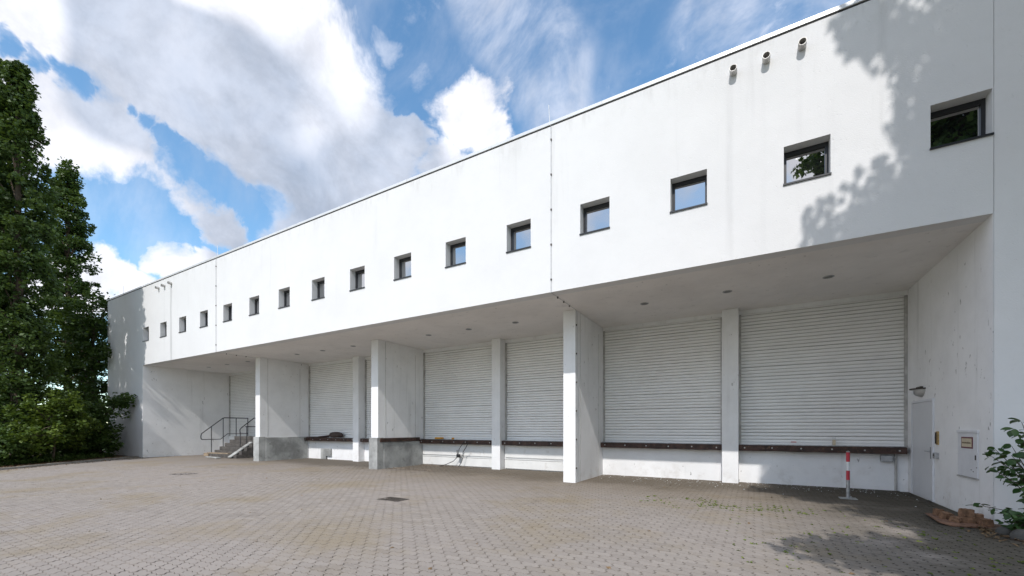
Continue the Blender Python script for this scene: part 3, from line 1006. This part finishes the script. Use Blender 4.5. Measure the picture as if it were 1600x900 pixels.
MB().tube([(-23.5, 12.0, 1.12), (-23.5, 11.98, 1.45), (-23.5, 12.05, 1.55), (-23.5, 12.70, 2.08), (-23.5, 13.4, 2.08)], 0.024, 8).build('top_rail', M['rail'], H1)
MB().tube([(-23.5, 12.25, 1.62), (-23.5, 13.4, 1.62)], 0.018, 8).build('lower_rail', M['rail'], H1)
for yy, zb, zt in ((12.0, 0.5, 1.3), (12.32, 0.72, 1.62), (12.8, 1.08, 2.08), (13.38, 1.08, 2.08)):
    MB().tube([(-23.5, yy, zb), (-23.5, yy, zt)], 0.018, 8).build('post', M['rail'], H1)


def slab(name, label, cat, mat, c, size, rot, group=None, bevel=0.006):
    sx, sy, sz = size
    m = MB().box(-sx / 2, sx / 2, -sy / 2, sy / 2, -sz / 2, sz / 2)
    t = dict(label=label, category=cat)
    if group: t['group'] = group
    return place(name, m.mesh(name, mat), None, c, bevel, rot=rot, **t)


slab('wood_block', 'small orange-brown wooden block by the foot of the far handrail', 'wood block', M['plank'], (-26.25, 11.75, 0.085), (0.36, 0.30, 0.17), (0, 0, 0.2))
slab('plank', 'pale sandy plank lying on the lowest dock step', 'plank', M['plank'], (-24.6, 11.5, 0.205), (1.9, 0.22, 0.05), (0, 0, 0.06), 'loose planks by the far steps')
slab('plank', 'grey plank leaning on the right half of the dock steps', 'plank', M['concrete'], (-23.0, 11.75, 0.42), (0.30, 1.30, 0.05), (math.radians(35), 0, 0), 'loose planks by the far steps')
slab('plank', 'grey plank lying flat on the ground before the far dock steps', 'plank', M['concrete'], (-24.2, 11.02, 0.03), (1.6, 0.20, 0.05), (0, 0, -0.12), 'loose planks by the far steps')

# heap of dark planks on the dock of the second bay
for k, (dx, dy, dz, L_, a, lb) in enumerate(((-18.9, 13.3, 1.085, 1.5, 0.05, 'reddish dark plank at the bottom of the heap on the dock timber'),
                                            (-18.4, 13.36, 1.118, 1.3, -0.10, 'dark plank lying second in the heap on the dock timber'),
                                            (-18.1, 13.30, 1.16, 1.2, 0.12, 'tilted dark plank on top of the heap on the dock timber'))):
    slab('plank', lb, 'plank', M['plank_dark'] if k else M['timber'], (dx, dy, dz), (L_, 0.16, 0.03), (rnd.uniform(-.1, .1), -0.05 * k, a), 'planks heaped on the dock')


def lump(name, mat, c, r, seed, tags=None, parent=None, sub=2, amp=0.25):
    import bmesh
    bm = bmesh.new(); bmesh.ops.create_icosphere(bm, subdivisions=sub, radius=1.0)
    q = random.Random(seed)
    ph = [(Vector((q.uniform(-1, 1), q.uniform(-1, 1), q.uniform(-1, 1))) * 2.2, q.uniform(0, 6.28)) for _ in range(5)]
    for v in bm.verts:
        k = 1 + amp * sum(math.sin(p.dot(v.co) + f) for p, f in ph) / 3
        v.co = Vector((v.co.x * r[0] * k, v.co.y * r[1] * k, v.co.z * r[2] * k))
    me = bpy.data.meshes.new(name); bm.to_mesh(me); bm.free(); me.materials.append(mat)
    return place(name, me, parent, c, 0, **(tags or {}))


lump('tarpaulin', M['plank_dark'], (-17.55, 13.33, 1.17), (0.52, 0.12, 0.17), 5, dict(label='crumpled black tarpaulin bundle on the dock beside the dark planks', category='tarpaulin'), sub=3, amp=0.35)

# yellow bits, cable and box on the third bay dock
slab('plastic_wedge', 'long yellow plastic wedge on the dock timber by the concrete plinth', 'wedge', M['yellow'], (-11.1, 13.30, 1.12), (0.36, 0.14, 0.07), (0, 0, 0.1), None, 0.02)
slab('plastic_clip', 'small yellow plastic piece on the dock timber', 'plastic piece', M['yellow'], (-10.4, 13.30, 1.11), (0.10, 0.09, 0.07), (0.2, 0, 0.5), None, 0.02)
cb = MB().tube([(-9.75, 13.17, 0.98), (-9.85, 13.12, 0.85), (-9.98, 13.15, 0.7), (-10.05, 13.2, 0.56), (-10.1, 13.25, 0.42), (-10.3, 13.2, 0.22), (-10.6, 13.1, 0.08), (-10.85, 13.0, 0.02)], 0.014, 6)
cb.build('cable', M['rubber'], None, label='black cable hanging through a socket and trailing left to the ground', category='cable', group='cables below the dock')
cb = MB().tube([(-9.55, 13.17, 0.98), (-9.6, 13.1, 0.8), (-9.78, 13.14, 0.6), (-9.82, 13.2, 0.4), (-9.9, 13.2, 0.2), (-9.98, 13.12, 0.02)], 0.014, 6)
cb.build('cable', M['rubber'], None, label='black cable hanging straight down from the dock timber', category='cable', group='cables below the dock')
k0 = thing('cable_socket', 'small black cable socket hanging from the dock timber on its cable', 'socket', (-10.07, 13.2, 0.45))
MB().box(-10.13, -10.0, 13.16, 13.28, 0.38, 0.50).build('body', M['rubber'], k0, bevel=0.015)
MB().tube([(-10.12, 13.22, 0.50), (-10.13, 13.22, 0.66)], 0.016, 8).build('plug', M['rubber'], k0)
kw = thing('padlock_box', 'small beige lock box at the foot of the right shutter above the post', 'lock box', (1.75, 13.4, 1.08))
MB().box(1.74, 1.80, 13.36, 13.42, 1.08, 1.22).build('body', M['cream'], kw, bevel=0.006)
MB().tube([(1.75, 13.39, 1.22), (1.75, 13.39, 1.30), (1.79, 13.39, 1.30), (1.79, 13.39, 1.22)], 0.006, 6).build('shackle', M['steel'], kw)

# drain gratings in the yard
def drain(c, sx, sy, label):
    d = thing('drain_grate', label, 'drain', (c[0], c[1], 0), group='drain grates in the paving')
    x, y = c
    MB().box(x - sx, x + sx, y - sy, y + sy, -0.03, -0.0165).build('pit', M['dark_gap'], d)
    f = MB()
    f.box(x - sx, x + sx, y - sy, y - sy + 0.03, -0.012, 0.002).box(x - sx, x + sx, y + sy - 0.03, y + sy, -0.012, 0.002)
    f.box(x - sx, x - sx + 0.03, y - sy + 0.03, y + sy - 0.03, -0.012, 0.002).box(x + sx - 0.03, x + sx, y - sy + 0.03, y + sy - 0.03, -0.012, 0.002)
    f.build('grate_frame', M['iron'], d)
    bar = MB().box(-0.014, 0.014, -sy + 0.031, sy - 0.031, -0.012, 0.0).mesh('grate_bar', M['iron'])
    n = int((2 * sx - 0.08) / 0.055)
    for k in range(n):
        place('grate_bar', bar, d, (x - sx + 0.055 + k * 0.055, y, 0))
drain((-6.66, 6.47), 0.29, 0.19, 'dark iron drain grate in the paving before the middle bay')
drain((-16.45, 6.62), 0.32, 0.30, 'far dark drain grate in the paving near the left end wall')

# brown blocks on a board in the right corner
bp = [(2.56, 9.84), (2.50, 9.02), (2.62, 8.93), (3.08, 8.98), (3.14, 9.25), (3.12, 9.82), (2.80, 9.92)]
bm_ = MB()
b = 0
bm_.v += [(x, y, 0.006 + (0.03 if i in (0, 1) else 0.0)) for i, (x, y) in enumerate(bp)] + [(x, y, 0.024 + (0.03 if i in (0, 1) else 0)) for i, (x, y) in enumerate(bp)]
n = len(bp)
bm_.f += [tuple(range(n))[::-1], tuple(range(n, 2 * n))] + [(i, (i + 1) % n, n + (i + 1) % n, n + i) for i in range(n)]
bm_.build('brown_board', M['board'], None, label='thin brown board lying on the paving below the corner shrub', category='board')


def rough_block(c, s, seed, label, rz=0.3, rx=0.0, base=0.024):
    import bmesh
    bm = bmesh.new(); bmesh.ops.create_cube(bm, size=1.0)
    bmesh.ops.subdivide_edges(bm, edges=bm.edges[:], cuts=3, use_grid_fill=True)
    q = random.Random(seed)
    for v in bm.verts:
        m_ = max(abs(v.co.x), abs(v.co.y), abs(v.co.z))
        rl = v.co.length
        v.co *= 1 - 0.10 * max(0, rl / 0.866 - 0.85) * 2.0
        v.co += Vector((q.uniform(-.035, .035), q.uniform(-.035, .035), q.uniform(-.05, .05)))
        if v.co.z > 0.1: v.co.x *= 0.94; v.co.y *= 0.94
        v.co = Vector((v.co.x * s[0] * 0.88, v.co.y * s[1] * 0.88, v.co.z * s[2]))
    me = bpy.data.meshes.new('brown_block'); bm.to_mesh(me); bm.free(); me.materials.append(M['brown'])
    place('brown_block', me, None, (c[0], c[1], base + s[2] / 2), 0, rot=(rx, 0, rz), label=label, category='block', group='brown blocks on the board')


rough_block((2.70, 9.74), (0.12, 0.12, 0.12), 1, 'upright brown block at the far left tip of the board', 0.15)
rough_block((2.70, 9.40), (0.14, 0.13, 0.12), 2, 'broken brown block second from the left on the board', 0.5, 0.25)
rough_block((2.74, 9.16), (0.15, 0.14, 0.10), 3, 'low brown block at the front edge of the board', 0.9, 0.1)
rough_block((2.88, 9.24), (0.18, 0.15, 0.11), 4, 'brown block at the bottom of the stacked pair', 0.2)
rough_block((2.88, 9.24), (0.15, 0.14, 0.11), 5, 'brown block stacked on top of another block', 0.35, 0, 0.136)
rough_block((3.01, 9.30), (0.14, 0.14, 0.15), 6, 'tall brown block right of the stacked pair', 0.1)
rough_block((3.04, 9.08), (0.15, 0.13, 0.11), 7, 'brown block at the right end of the board by the shrub', 0.05)

# ------------------------------------------------------------------ foliage
def leaf_mesh(name, cen, size, rg, mat, up=0.5, tone=None, aspect=0.55):
    K = len(cen)
    nrm = rg.normal(0, 1, (K, 3)); nrm[:, 2] = np.abs(nrm[:, 2]) + up
    nrm /= np.linalg.norm(nrm, axis=1)[:, None]
    a = rg.normal(0, 1, (K, 3)); a -= nrm * (a * nrm).sum(1)[:, None]; a /= np.linalg.norm(a, axis=1)[:, None]
    b = np.cross(nrm, a)
    s = (size * rg.uniform(0.65, 1.25, K))[:, None]
    p0 = cen - a * s * 0.5; p2 = cen + a * s * 0.5 - nrm * s * 0.12
    p1 = cen + b * s * aspect * 0.5 + nrm * s * 0.06; p3 = cen - b * s * aspect * 0.5 + nrm * s * 0.06
    v = np.stack([p0, p1, p2, p3], 1).reshape(-1, 3)
    me = bpy.data.meshes.new(name)
    me.vertices.add(4 * K); me.vertices.foreach_set('co', v.astype(np.float32).ravel())
    me.loops.add(4 * K); me.loops.foreach_set('vertex_index', np.arange(4 * K, dtype=np.int32))
    me.polygons.add(K); me.polygons.foreach_set('loop_start', np.arange(0, 4 * K, 4, dtype=np.int32))
    me.polygons.foreach_set('loop_total', np.full(K, 4, dtype=np.int32))
    at = me.attributes.new('tone', 'FLOAT', 'FACE')
    if tone is None: tone = rg.uniform(0, 1, K)
    at.data.foreach_set('value', np.clip(tone, 0, 1).astype(np.float32))
    me.materials.append(mat); me.update(calc_edges=True); me.validate()
    return me


def clump_points(centers, radii, per, rg):
    out = []; tone = []
    for c, r, n in zip(centers, radii, per):
        d = rg.normal(0, 1, (n, 3)); d /= np.linalg.norm(d, axis=1)[:, None]
        d[:, 2] *= 0.8
        rr = r * rg.uniform(0.25, 1.0, n) ** 0.6
        out.append(np.array(c) + d * rr[:, None])
        tone.append(np.full(n, rg.uniform(0.0, 0.75)) + rg.uniform(-0.2, 0.3, n))
    return np.vstack(out), np.concatenate(tone)


def tree_root(name, label, x, y, group=None):
    return thing(name, label, 'tree', (x, y, 0), group)


def columnar(x, y, H, R, seed, label, zlow=1.6, mat='leaf_dark', nclump=560, per=78, leaf=0.16, skew=0.0):
    rg = np.random.default_rng(seed)
    t = tree_root('columnar_tree', label, x, y, 'columnar trees at the left end')
    m = MB()
    m.tube([(x, y, -0.05), (x + 0.05, y, H * 0.25), (x + skew * 0.4, y + 0.03, H * 0.55), (x + skew, y, H * 0.9)], [0.24, 0.19, 0.12, 0.03], 10)
    trunk = m.build('trunk', M['bark'], t)
    br = MB()
    cs = []; rs = []; ps = []
    for k in range(nclump):
        u = rg.uniform(0, 1)
        h = zlow + (H - zlow) * u
        prof = R * (min(1.0, 0.35 + u * 4.0) if u < 0.2 else 1.0 if u < 0.62 else max(0.12, (1 - ((u - 0.62) / 0.40) ** 1.9)))
        an = rg.uniform(0, 2 * math.pi)
        prof *= 1 + 0.16 * math.sin(3 * an + h * 0.9 + seed) + 0.12 * math.sin(h * 2.1 + seed * 2 + an)
        rad = prof * rg.uniform(0.15, 1.0) ** 0.5 * (1.22 if k % 11 == 0 else 1.0)
        sk = skew * u
        c = (x + sk + rad * math.cos(an), y + rad * math.sin(an), h)
        cs.append(c); rs.append(rg.uniform(0.18, 0.46)); ps.append(int(per * rg.uniform(0.5, 1.3)))
        if k % 9 == 0:
            z0 = max(0.8, h - rg.uniform(0.8, 1.8))
            br.tube([(x + skew * z0 / H, y, z0), (x + sk + rad * .5 * math.cos(an), y + rad * .5 * math.sin(an), (z0 + h) / 2 + 0.2), c], [0.05, 0.03, 0.01], 5, False)
    br.build('limbs', M['bark'], t)
    p, tone = clump_points(cs, rs, ps, rg)
    place('crown', leaf_mesh('crown', p, leaf, rg, M[mat], 0.3, tone, 0.7), t, (0, 0, 0))
    return t


columnar(-28.1, 5.1, 17.5, 1.05, 11, 'tall dense columnar tree, tallest one fully in view on the left', 0.9)
columnar(-30.3, 4.6, 18.6, 1.35, 12, 'columnar tree cut by the left edge of the photo', 0.8)
columnar(-36.7, 8.7, 17.9, 1.12, 13, 'columnar tree behind, right of the tallest one, with narrower top', 1.8, 'leaf_mid')
columnar(-32.4, 4.3, 17.5, 1.35, 14, 'columnar tree standing left of the photo edge in the same row', 0.8, nclump=420, per=80)


def broad(name, label, x, y, lobes_, seed, H, mat, leaf, dens, group=None, tr=0.2, clump=(0.3, 0.55), up=0.6, base_z=None):
    rg = np.random.default_rng(seed)
    t = tree_root(name, label, x, y, group)
    m = MB(); m.tube([(x, y, -0.05), (x + 0.08, y + 0.05, H * 0.3), (x, y, H * 0.6), (x, y, H * 0.9)], [tr, tr * 0.8, tr * 0.5, tr * 0.12], 10)
    m.build('trunk', M['bark'], t)
    br = MB(); cs = []; rs = []; ps = []
    for (lx, ly, lz, r, sq) in lobes_:
        z0 = min(H * 0.75, max(0.6, lz - r * 0.9))
        br.tube([(x, y, z0), ((x + lx) / 2, (y + ly) / 2, (z0 + lz) / 2 + 0.15), (lx, ly, lz)], [tr * 0.45, tr * 0.28, tr * 0.1], 6, False)
        n = int(dens * r * r * 6)
        for k in range(n):
            d = rg.normal(0, 1, 3); d /= np.linalg.norm(d)
            rad = r * rg.uniform(0.1, 1.0) ** 0.45
            c = (lx + d[0] * rad, ly + d[1] * rad, max(0.15, lz + d[2] * rad * sq))
            cs.append(c); rs.append(rg.uniform(*clump)); ps.append(int(rg.uniform(24, 48)))
            if k % 7 == 0:
                br.tube([(lx, ly, lz), ((lx + c[0]) / 2, (ly + c[1]) / 2, (lz + c[2]) / 2 + 0.1), c], [0.03, 0.018, 0.006], 4, False)
    br.build('limbs', M['bark'], t)
    p, tone = clump_points(cs, rs, ps, rg)
    p[:, 2] = np.maximum(p[:, 2], 0.05)
    place('crown', leaf_mesh('crown', p, leaf, rg, M[mat], up, tone, 0.75), t, (0, 0, 0))
    return t


broad('maple_tree', 'dark spreading broadleaf tree between the columnar trees and the building', -34.3, 9.2,
      [(-34.6, 9.2, 8.3, 1.6, 1.0), (-33.6, 9.0, 7.0, 1.5, 0.9), (-35.2, 8.6, 6.6, 1.6, 0.9), (-33.4, 9.6, 8.9, 0.8, 0.8), (-33.0, 9.3, 5.8, 1.2, 0.8), (-34.4, 8.8, 4.9, 1.4, 0.7), (-33.2, 9.0, 3.6, 1.2, 0.7), (-35.0, 8.6, 3.0, 1.3, 0.8), (-36.5, 8.3, 5.0, 1.2, 0.8)],
      21, 9.0, 'leaf_dark', 0.19, 3.8, None, 0.22)
shr = 'shrubs at the left end'
broad('shrub', 'bright green leafy shrub under the tall columnar trees', -26.9, 5.9,
      [(-26.9, 5.7, 1.9, 1.2, 0.9), (-27.6, 6.4, 1.5, 1.2, 0.8), (-26.2, 5.2, 1.2, 0.95, 0.8), (-27.2, 6.3, 2.7, 0.8, 0.8)], 31, 2.6, 'leaf_bright', 0.14, 9, shr, 0.05, (0.2, 0.36), 0.9)
broad('shrub', 'dark shrub reaching over the building corner with one long branch', -29.6, 8.2,
      [(-29.6, 8.0, 1.6, 1.1, 1.0), (-29.2, 8.6, 2.5, 0.8, 0.9), (-28.6, 8.9, 3.0, 0.5, 0.6), (-30.3, 7.6, 2.0, 1.1, 0.9), (-28.9, 8.3, 0.9, 0.7, 0.9)], 32, 2.6, 'leaf_mid', 0.15, 8, shr, 0.05, (0.2, 0.36), 0.8)
broad('shrub', 'low dark shrub at the left photo edge behind the kerb', -25.6, 3.7,
      [(-25.6, 3.7, 0.7, 0.9, 0.8), (-26.3, 4.2, 0.8, 0.9, 0.8), (-27.3, 4.4, 1.0, 1.0, 0.9)], 33, 1.2, 'leaf_mid', 0.14, 9, shr, 0.04, (0.18, 0.32), 0.8)
broad('shrub', 'round dark shrub filling the gap behind the bright green one', -30.8, 6.6,
      [(-30.8, 6.4, 1.5, 1.3, 0.9), (-32.0, 7.2, 1.7, 1.3, 0.9), (-29.6, 6.6, 1.1, 1.0, 0.9), (-28.6, 6.6, 0.55, 0.8, 0.7), (-30.2, 7.6, 0.5, 0.9, 0.6), (-31.6, 8.2, 0.6, 1.0, 0.7), (-33.2, 8.4, 0.9, 1.3, 0.8), (-27.6, 5.6, 0.4, 0.8, 0.6), (-35, 9, 1.2, 1.5, 0.9)], 34, 2.2, 'leaf_dark', 0.15, 8, shr, 0.05, (0.2, 0.36), 0.8)
# low ivy along the kerb
rg = np.random.default_rng(41)
iv = []
for k in range(5200):
    tt = rg.uniform(0, 11); back = abs(rg.normal(0, 0.9)) + 0.85
    p = KA + kd * tt + Vector((-abs(kn.x), -abs(kn.y))) * back
    iv.append((p.x, p.y, 0.05 + rg.uniform(0, 0.22) * min(1, back)))
place('ground_cover', leaf_mesh('ground_cover', np.array(iv), 0.11, rg, M['leaf_mid'], 1.2), None, kind='stuff', label='low leafy ground cover along the kerb', category='ground cover')
# far hedge line and meadow seen past the corner
hp = []
for k in range(9000):
    xx = rg.uniform(-190, -60)
    hp.append((xx, 70 + rg.normal(0, 1.2) + (xx + 120) * 0.25, abs(rg.normal(0, 1)) * 2.0 * (1 + 0.4 * math.sin(xx * 0.3))))
place('far_hedge', leaf_mesh('far_hedge', np.array(hp), 0.8, rg, M['leaf_mid'], 0.6), None, kind='stuff', label='distant hedge beyond the meadow behind the building corner', category='hedge')

# the big tree to the right of the camera: it shades the right end of the building
broad('shade_tree', 'leafy tree mirrored in the window nearest the right edge, shading the wall', 5.3, 2.2,
      [(4.45, 2.0, 10.3, 2.35, 1.0), (2.35, 2.0, 11.85, 0.9, 0.7), (3.2, 2.1, 12.1, 1.1, 0.8), (1.95, 2.1, 10.4, 0.6, 0.7), (2.5, 2.1, 10.1, 0.8, 0.7), (4.95, 2.0, 14.9, 2.0, 1.0),
       (2.75, 1.9, 16.3, 0.45, 0.6), (3.0, 2.0, 15.5, 0.35, 0.9), (3.5, 2.0, 14.7, 0.4, 1.2), (4.4, 2.1, 13.0, 1.45, 1.0),
       (4.7, 2.0, 7.6, 1.75, 1.0), (6.3, 2.4, 11.0, 2.4, 1.0), (6.6, 2.2, 14.5, 2.0, 1.0), (6.3, 2.2, 8.0, 1.9, 1.0), (5.4, 2.1, 17.0, 1.6, 0.9), (8.0, 2.4, 11.5, 2.0, 1.2),
       (3.9, 1.5, 6.7, 1.0, 1.0), (4.9, 1.6, 6.4, 1.3, 1.0), (1.70, 0.9, 5.85, 0.62, 0.65), (2.40, 0.9, 6.1, 0.8, 0.8), (3.15, 0.9, 5.9, 0.95, 0.9), (4.05, 1.0, 5.6, 1.1, 0.9), (5.05, 1.1, 5.4, 1.2, 0.9)],
      51, 16.5, 'leaf_mid', 0.19, 8.0, None, 0.30, (0.28, 0.5), 0.5)

# corner shrub on the right: leaf by leaf
lm = []
for k in range(8):
    q = random.Random(200 + k)
    m = MB()
    n = 6
    L_ = 1.0
    left = []; right = []; mid = []
    for i in range(n + 1):
        u = i / n
        w = 0.40 * math.sin(math.pi * min(1, u * 0.97 + 0.02)) ** 0.8 * (1.15 - 0.45 * u)
        zc = -0.18 * u * u
        mid.append((u * L_, 0, zc - 0.03)); left.append((u * L_, w, zc + 0.05)); right.append((u * L_, -w, zc + 0.05))
    m.v = mid + left + right
    for i in range(n):
        m.f.append((i, i + 1, n + 1 + i + 1, n + 1 + i)); m.f.append((i + 1, i, 2 * (n + 1) + i, 2 * (n + 1) + i + 1))
    me = m.mesh('leaf', M['leaf_shrub'], True)
    at = me.attributes.new('tone', 'FLOAT', 'FACE'); at.data.foreach_set('value', np.full(len(me.polygons), q.uniform(0, 1), dtype=np.float32))
    lm.append(me)


def leafy_shrub(label, base, stems, seed, size, every):
    t = thing('corner_shrub', label, 'shrub', (base[0], base[1], 0), 'shrubs in the right corner')
    q = random.Random(seed)
    for st in stems:
        pts = [Vector(p) for p in st]
        MB().tube(pts, [0.011 * (1 - 0.75 * i / (len(pts) - 1)) for i in range(len(pts))], 6).build('stem', M['bark'], t)
        L_ = 0; seg = []
        for a, b in zip(pts[:-1], pts[1:]):
            n = max(1, int((b - a).length / every))
            for i in range(n):
                u = (i + q.random()) / n
                seg.append((a.lerp(b, u), (b - a).normalized()))
        seg = seg[len(seg) // 6:] + [(pts[-1], (pts[-1] - pts[-2]).normalized())] * 3
        for p, d in seg:
            az = q.uniform(0, 6.28)
            yaw = math.atan2(d.y, d.x) + q.uniform(-1.6, 1.6) if q.random() < 0.6 else az
            tw = Vector((math.cos(yaw), math.sin(yaw), 0)) * q.uniform(0.0, 0.07)
            o = place('leaf', q.choice(lm), t, p + tw + Vector((0, 0, q.uniform(-.01, .03))), rot=(q.uniform(-.9, .9), q.uniform(-.4, 1.0), yaw))
            s = size * q.uniform(0.65, 1.25); o.scale = (s, s, s)
    return t


q = random.Random(77)
stems = []
tips = [(3.00, 8.80, 1.10), (3.06, 8.86, 1.20), (2.99, 8.72, 0.92), (3.20, 8.72, 1.50), (3.30, 8.8, 1.60), (3.17, 8.62, 1.05), (3.24, 8.9, 1.25), (3.12, 8.64, 0.80),
        (3.30, 8.7, 0.95), (3.36, 8.5, 1.25), (3.24, 8.5, 0.70), (3.14, 8.78, 1.00), (3.20, 8.8, 1.12), (3.27, 8.62, 1.18), (3.34, 8.72, 1.40), (3.18, 8.7, 0.90), (3.30, 8.55, 0.85)]
for ex, ey, ez in tips:
    b0 = Vector((3.58 + q.uniform(-.08, .08), 8.82 + q.uniform(-.08, .08), 0.02)); e = Vector((ex, ey, ez))
    m1 = b0.lerp(e, 0.45) + Vector((0.08, 0, 0.14)); m2 = b0.lerp(e, 0.78) + Vector((0.02, 0, 0.09))
    stems.append([b0, m1, m2, e])
leafy_shrub('upright green shrub with glossy leaves at the right photo edge', (3.58, 8.82), stems, 5, 0.098, 0.050)
stems = []
for k in range(17):
    b0 = Vector((3.38 + q.uniform(-.15, .15), 8.72 + q.uniform(-.15, .15), 0.02))
    e = Vector((2.99 + 0.030 * k + q.uniform(-.03, .03), 8.50 + q.uniform(-.1, .35), q.uniform(0.10, 0.36)))
    if k == 0: e = Vector((2.90, 8.9, 0.36))
    stems.append([b0, b0.lerp(e, 0.5) + Vector((0, 0, 0.12)), e])
leafy_shrub('low leafy shrub sprawling over the stone at the wall corner', (3.38, 8.72), stems, 6, 0.082, 0.036)
lump('boulder', M['stone'], (3.14, 8.36, 0.03), (0.11, 0.11, 0.11), 9, dict(label='grey stone at the right photo edge below the shrubs', category='stone', group='corner stones'), sub=3, amp=0.12)
lump('boulder', M['stone'], (3.04, 8.58, 0.03), (0.07, 0.08, 0.09), 10, dict(label='smaller grey stone half under the low shrub leaves', category='stone', group='corner stones'), sub=3, amp=0.15)

# ------------------------------------------------------------------ small loose stuff
rg = np.random.default_rng(61)
# weeds growing in the joints
wp = []
for k in range(520):
    if rg.random() < 0.66:
        cx, cy = -0.55 + 0.75 * rg.normal(), 9.25 + 0.30 * rg.normal()
        if math.sin(cx * 5.1 + cy * 3.3) + math.sin(cx * 2.3 - cy * 4.7) < -0.2: continue
    else:
        cx, cy = rg.uniform(-0.3, 2.7), rg.uniform(5.0, 9.0)
        if rg.random() < 0.45: continue
    j = round(cy / W); i = round((cx - (j % 2) * W) / LP)
    bx, by = i * LP + (j % 2) * W, (j + 0.5) * W
    along = rg.random() < 0.45
    if along: bx += rg.uniform(-0.11, 0.11); by = (j + 0.02) * W
    if not in_yard(bx, by): continue
    s = rg.uniform(0.25, 0.9) if rg.random() < 0.93 else rg.uniform(1.2, 2.2)
    for q_ in range(int(7 * s) + 2):
        wp.append((bx + rg.normal(0, (0.035 if along else 0.012) * s), by + rg.normal(0, (0.008 if along else 0.02) * s), -0.004 + rg.uniform(0, 0.018) * s))
place('joint_weeds', leaf_mesh('joint_weeds', np.array(wp), 0.038, rg, M['weed'], 0.9, None, 0.5), None, kind='stuff', label='tiny green weeds growing in the paving joints', category='weeds')
# dry leaves along the kerb and in the right corner, a few scattered over the yard
lp_ = []
for k in range(2600):
    tt = rg.uniform(0, 9); p = KA + kd * tt + Vector((abs(kn.x), abs(kn.y))) * (rg.normal(-0.45, 0.38))
    lp_.append((p.x, p.y, 0.045 if (p - KA).dot(Vector((abs(kn.x), abs(kn.y)))) < 0.05 else 0.006))
for k in range(160): lp_.append((3.0 + rg.normal(0, 0.12), 8.6 + rg.normal(0, 0.35), 0.012 + rg.uniform(0, 0.02)))
for k in range(60): lp_.append((rg.uniform(-14, 2.0), rg.uniform(3, 12), 0.006))
place('leaf_litter', leaf_mesh('leaf_litter', np.array(lp_), 0.07, rg, M['litter'], 2.5), None, kind='stuff', label='dry fallen leaves along the kerb', category='leaf litter')


def pebbles(n, fn, smin, smax, seed):
    r = np.random.default_rng(seed); m = MB()
    oct_v = [(1, 0, 0), (0, 1, 0), (-1, 0, 0), (0, -1, 0), (0, 0, 1), (0, 0, -0.6)]
    oct_f = [(0, 1, 4), (1, 2, 4), (2, 3, 4), (3, 0, 4), (1, 0, 5), (2, 1, 5), (3, 2, 5), (0, 3, 5)]
    for k in range(n):
        x, y = fn(r); s = smin + (smax - smin) * r.random() ** 3
        b = len(m.v); a = r.uniform(0, 6.28)
        for vx, vy, vz in oct_v:
            e = r.uniform(0.7, 1.3)
            m.v.append((x + s * e * (vx * math.cos(a) - vy * math.sin(a)), y + s * e * (vx * math.sin(a) + vy * math.cos(a)), 0.004 + s * (vz + 0.4) * 0.6 * e))
        m.f += [tuple(b + i for i in f) for f in oct_f]
    return m


pebbles(700, lambda r: (-11.9 + abs(r.normal(0, 1.0)) if r.random() < .5 else r.uniform(-12.0, -8.6), 11.3 + abs(r.normal(0, 0.35)) if r.random() < .45 else 13.3 - abs(r.normal(0, 0.2))), 0.008, 0.045, 71).build('rubble', M['rubble'], None, kind='stuff', label='crumbled dirt and rubble by the second plinth', category='rubble')
pebbles(500, lambda r: (r.uniform(-4.2, 3.0), 13.35 - abs(r.normal(0, 0.7))), 0.004, 0.018, 72).build('grit', M['white'], None, kind='stuff', label='pale paint flakes and grit before the right dock', category='grit')
pebbles(140, lambda r: (r.uniform(-22, 1.5), r.uniform(2, 11)), 0.005, 0.02, 73).build('grit', M['rubble'], None, kind='stuff', label='scattered grit on the paving', category='grit')
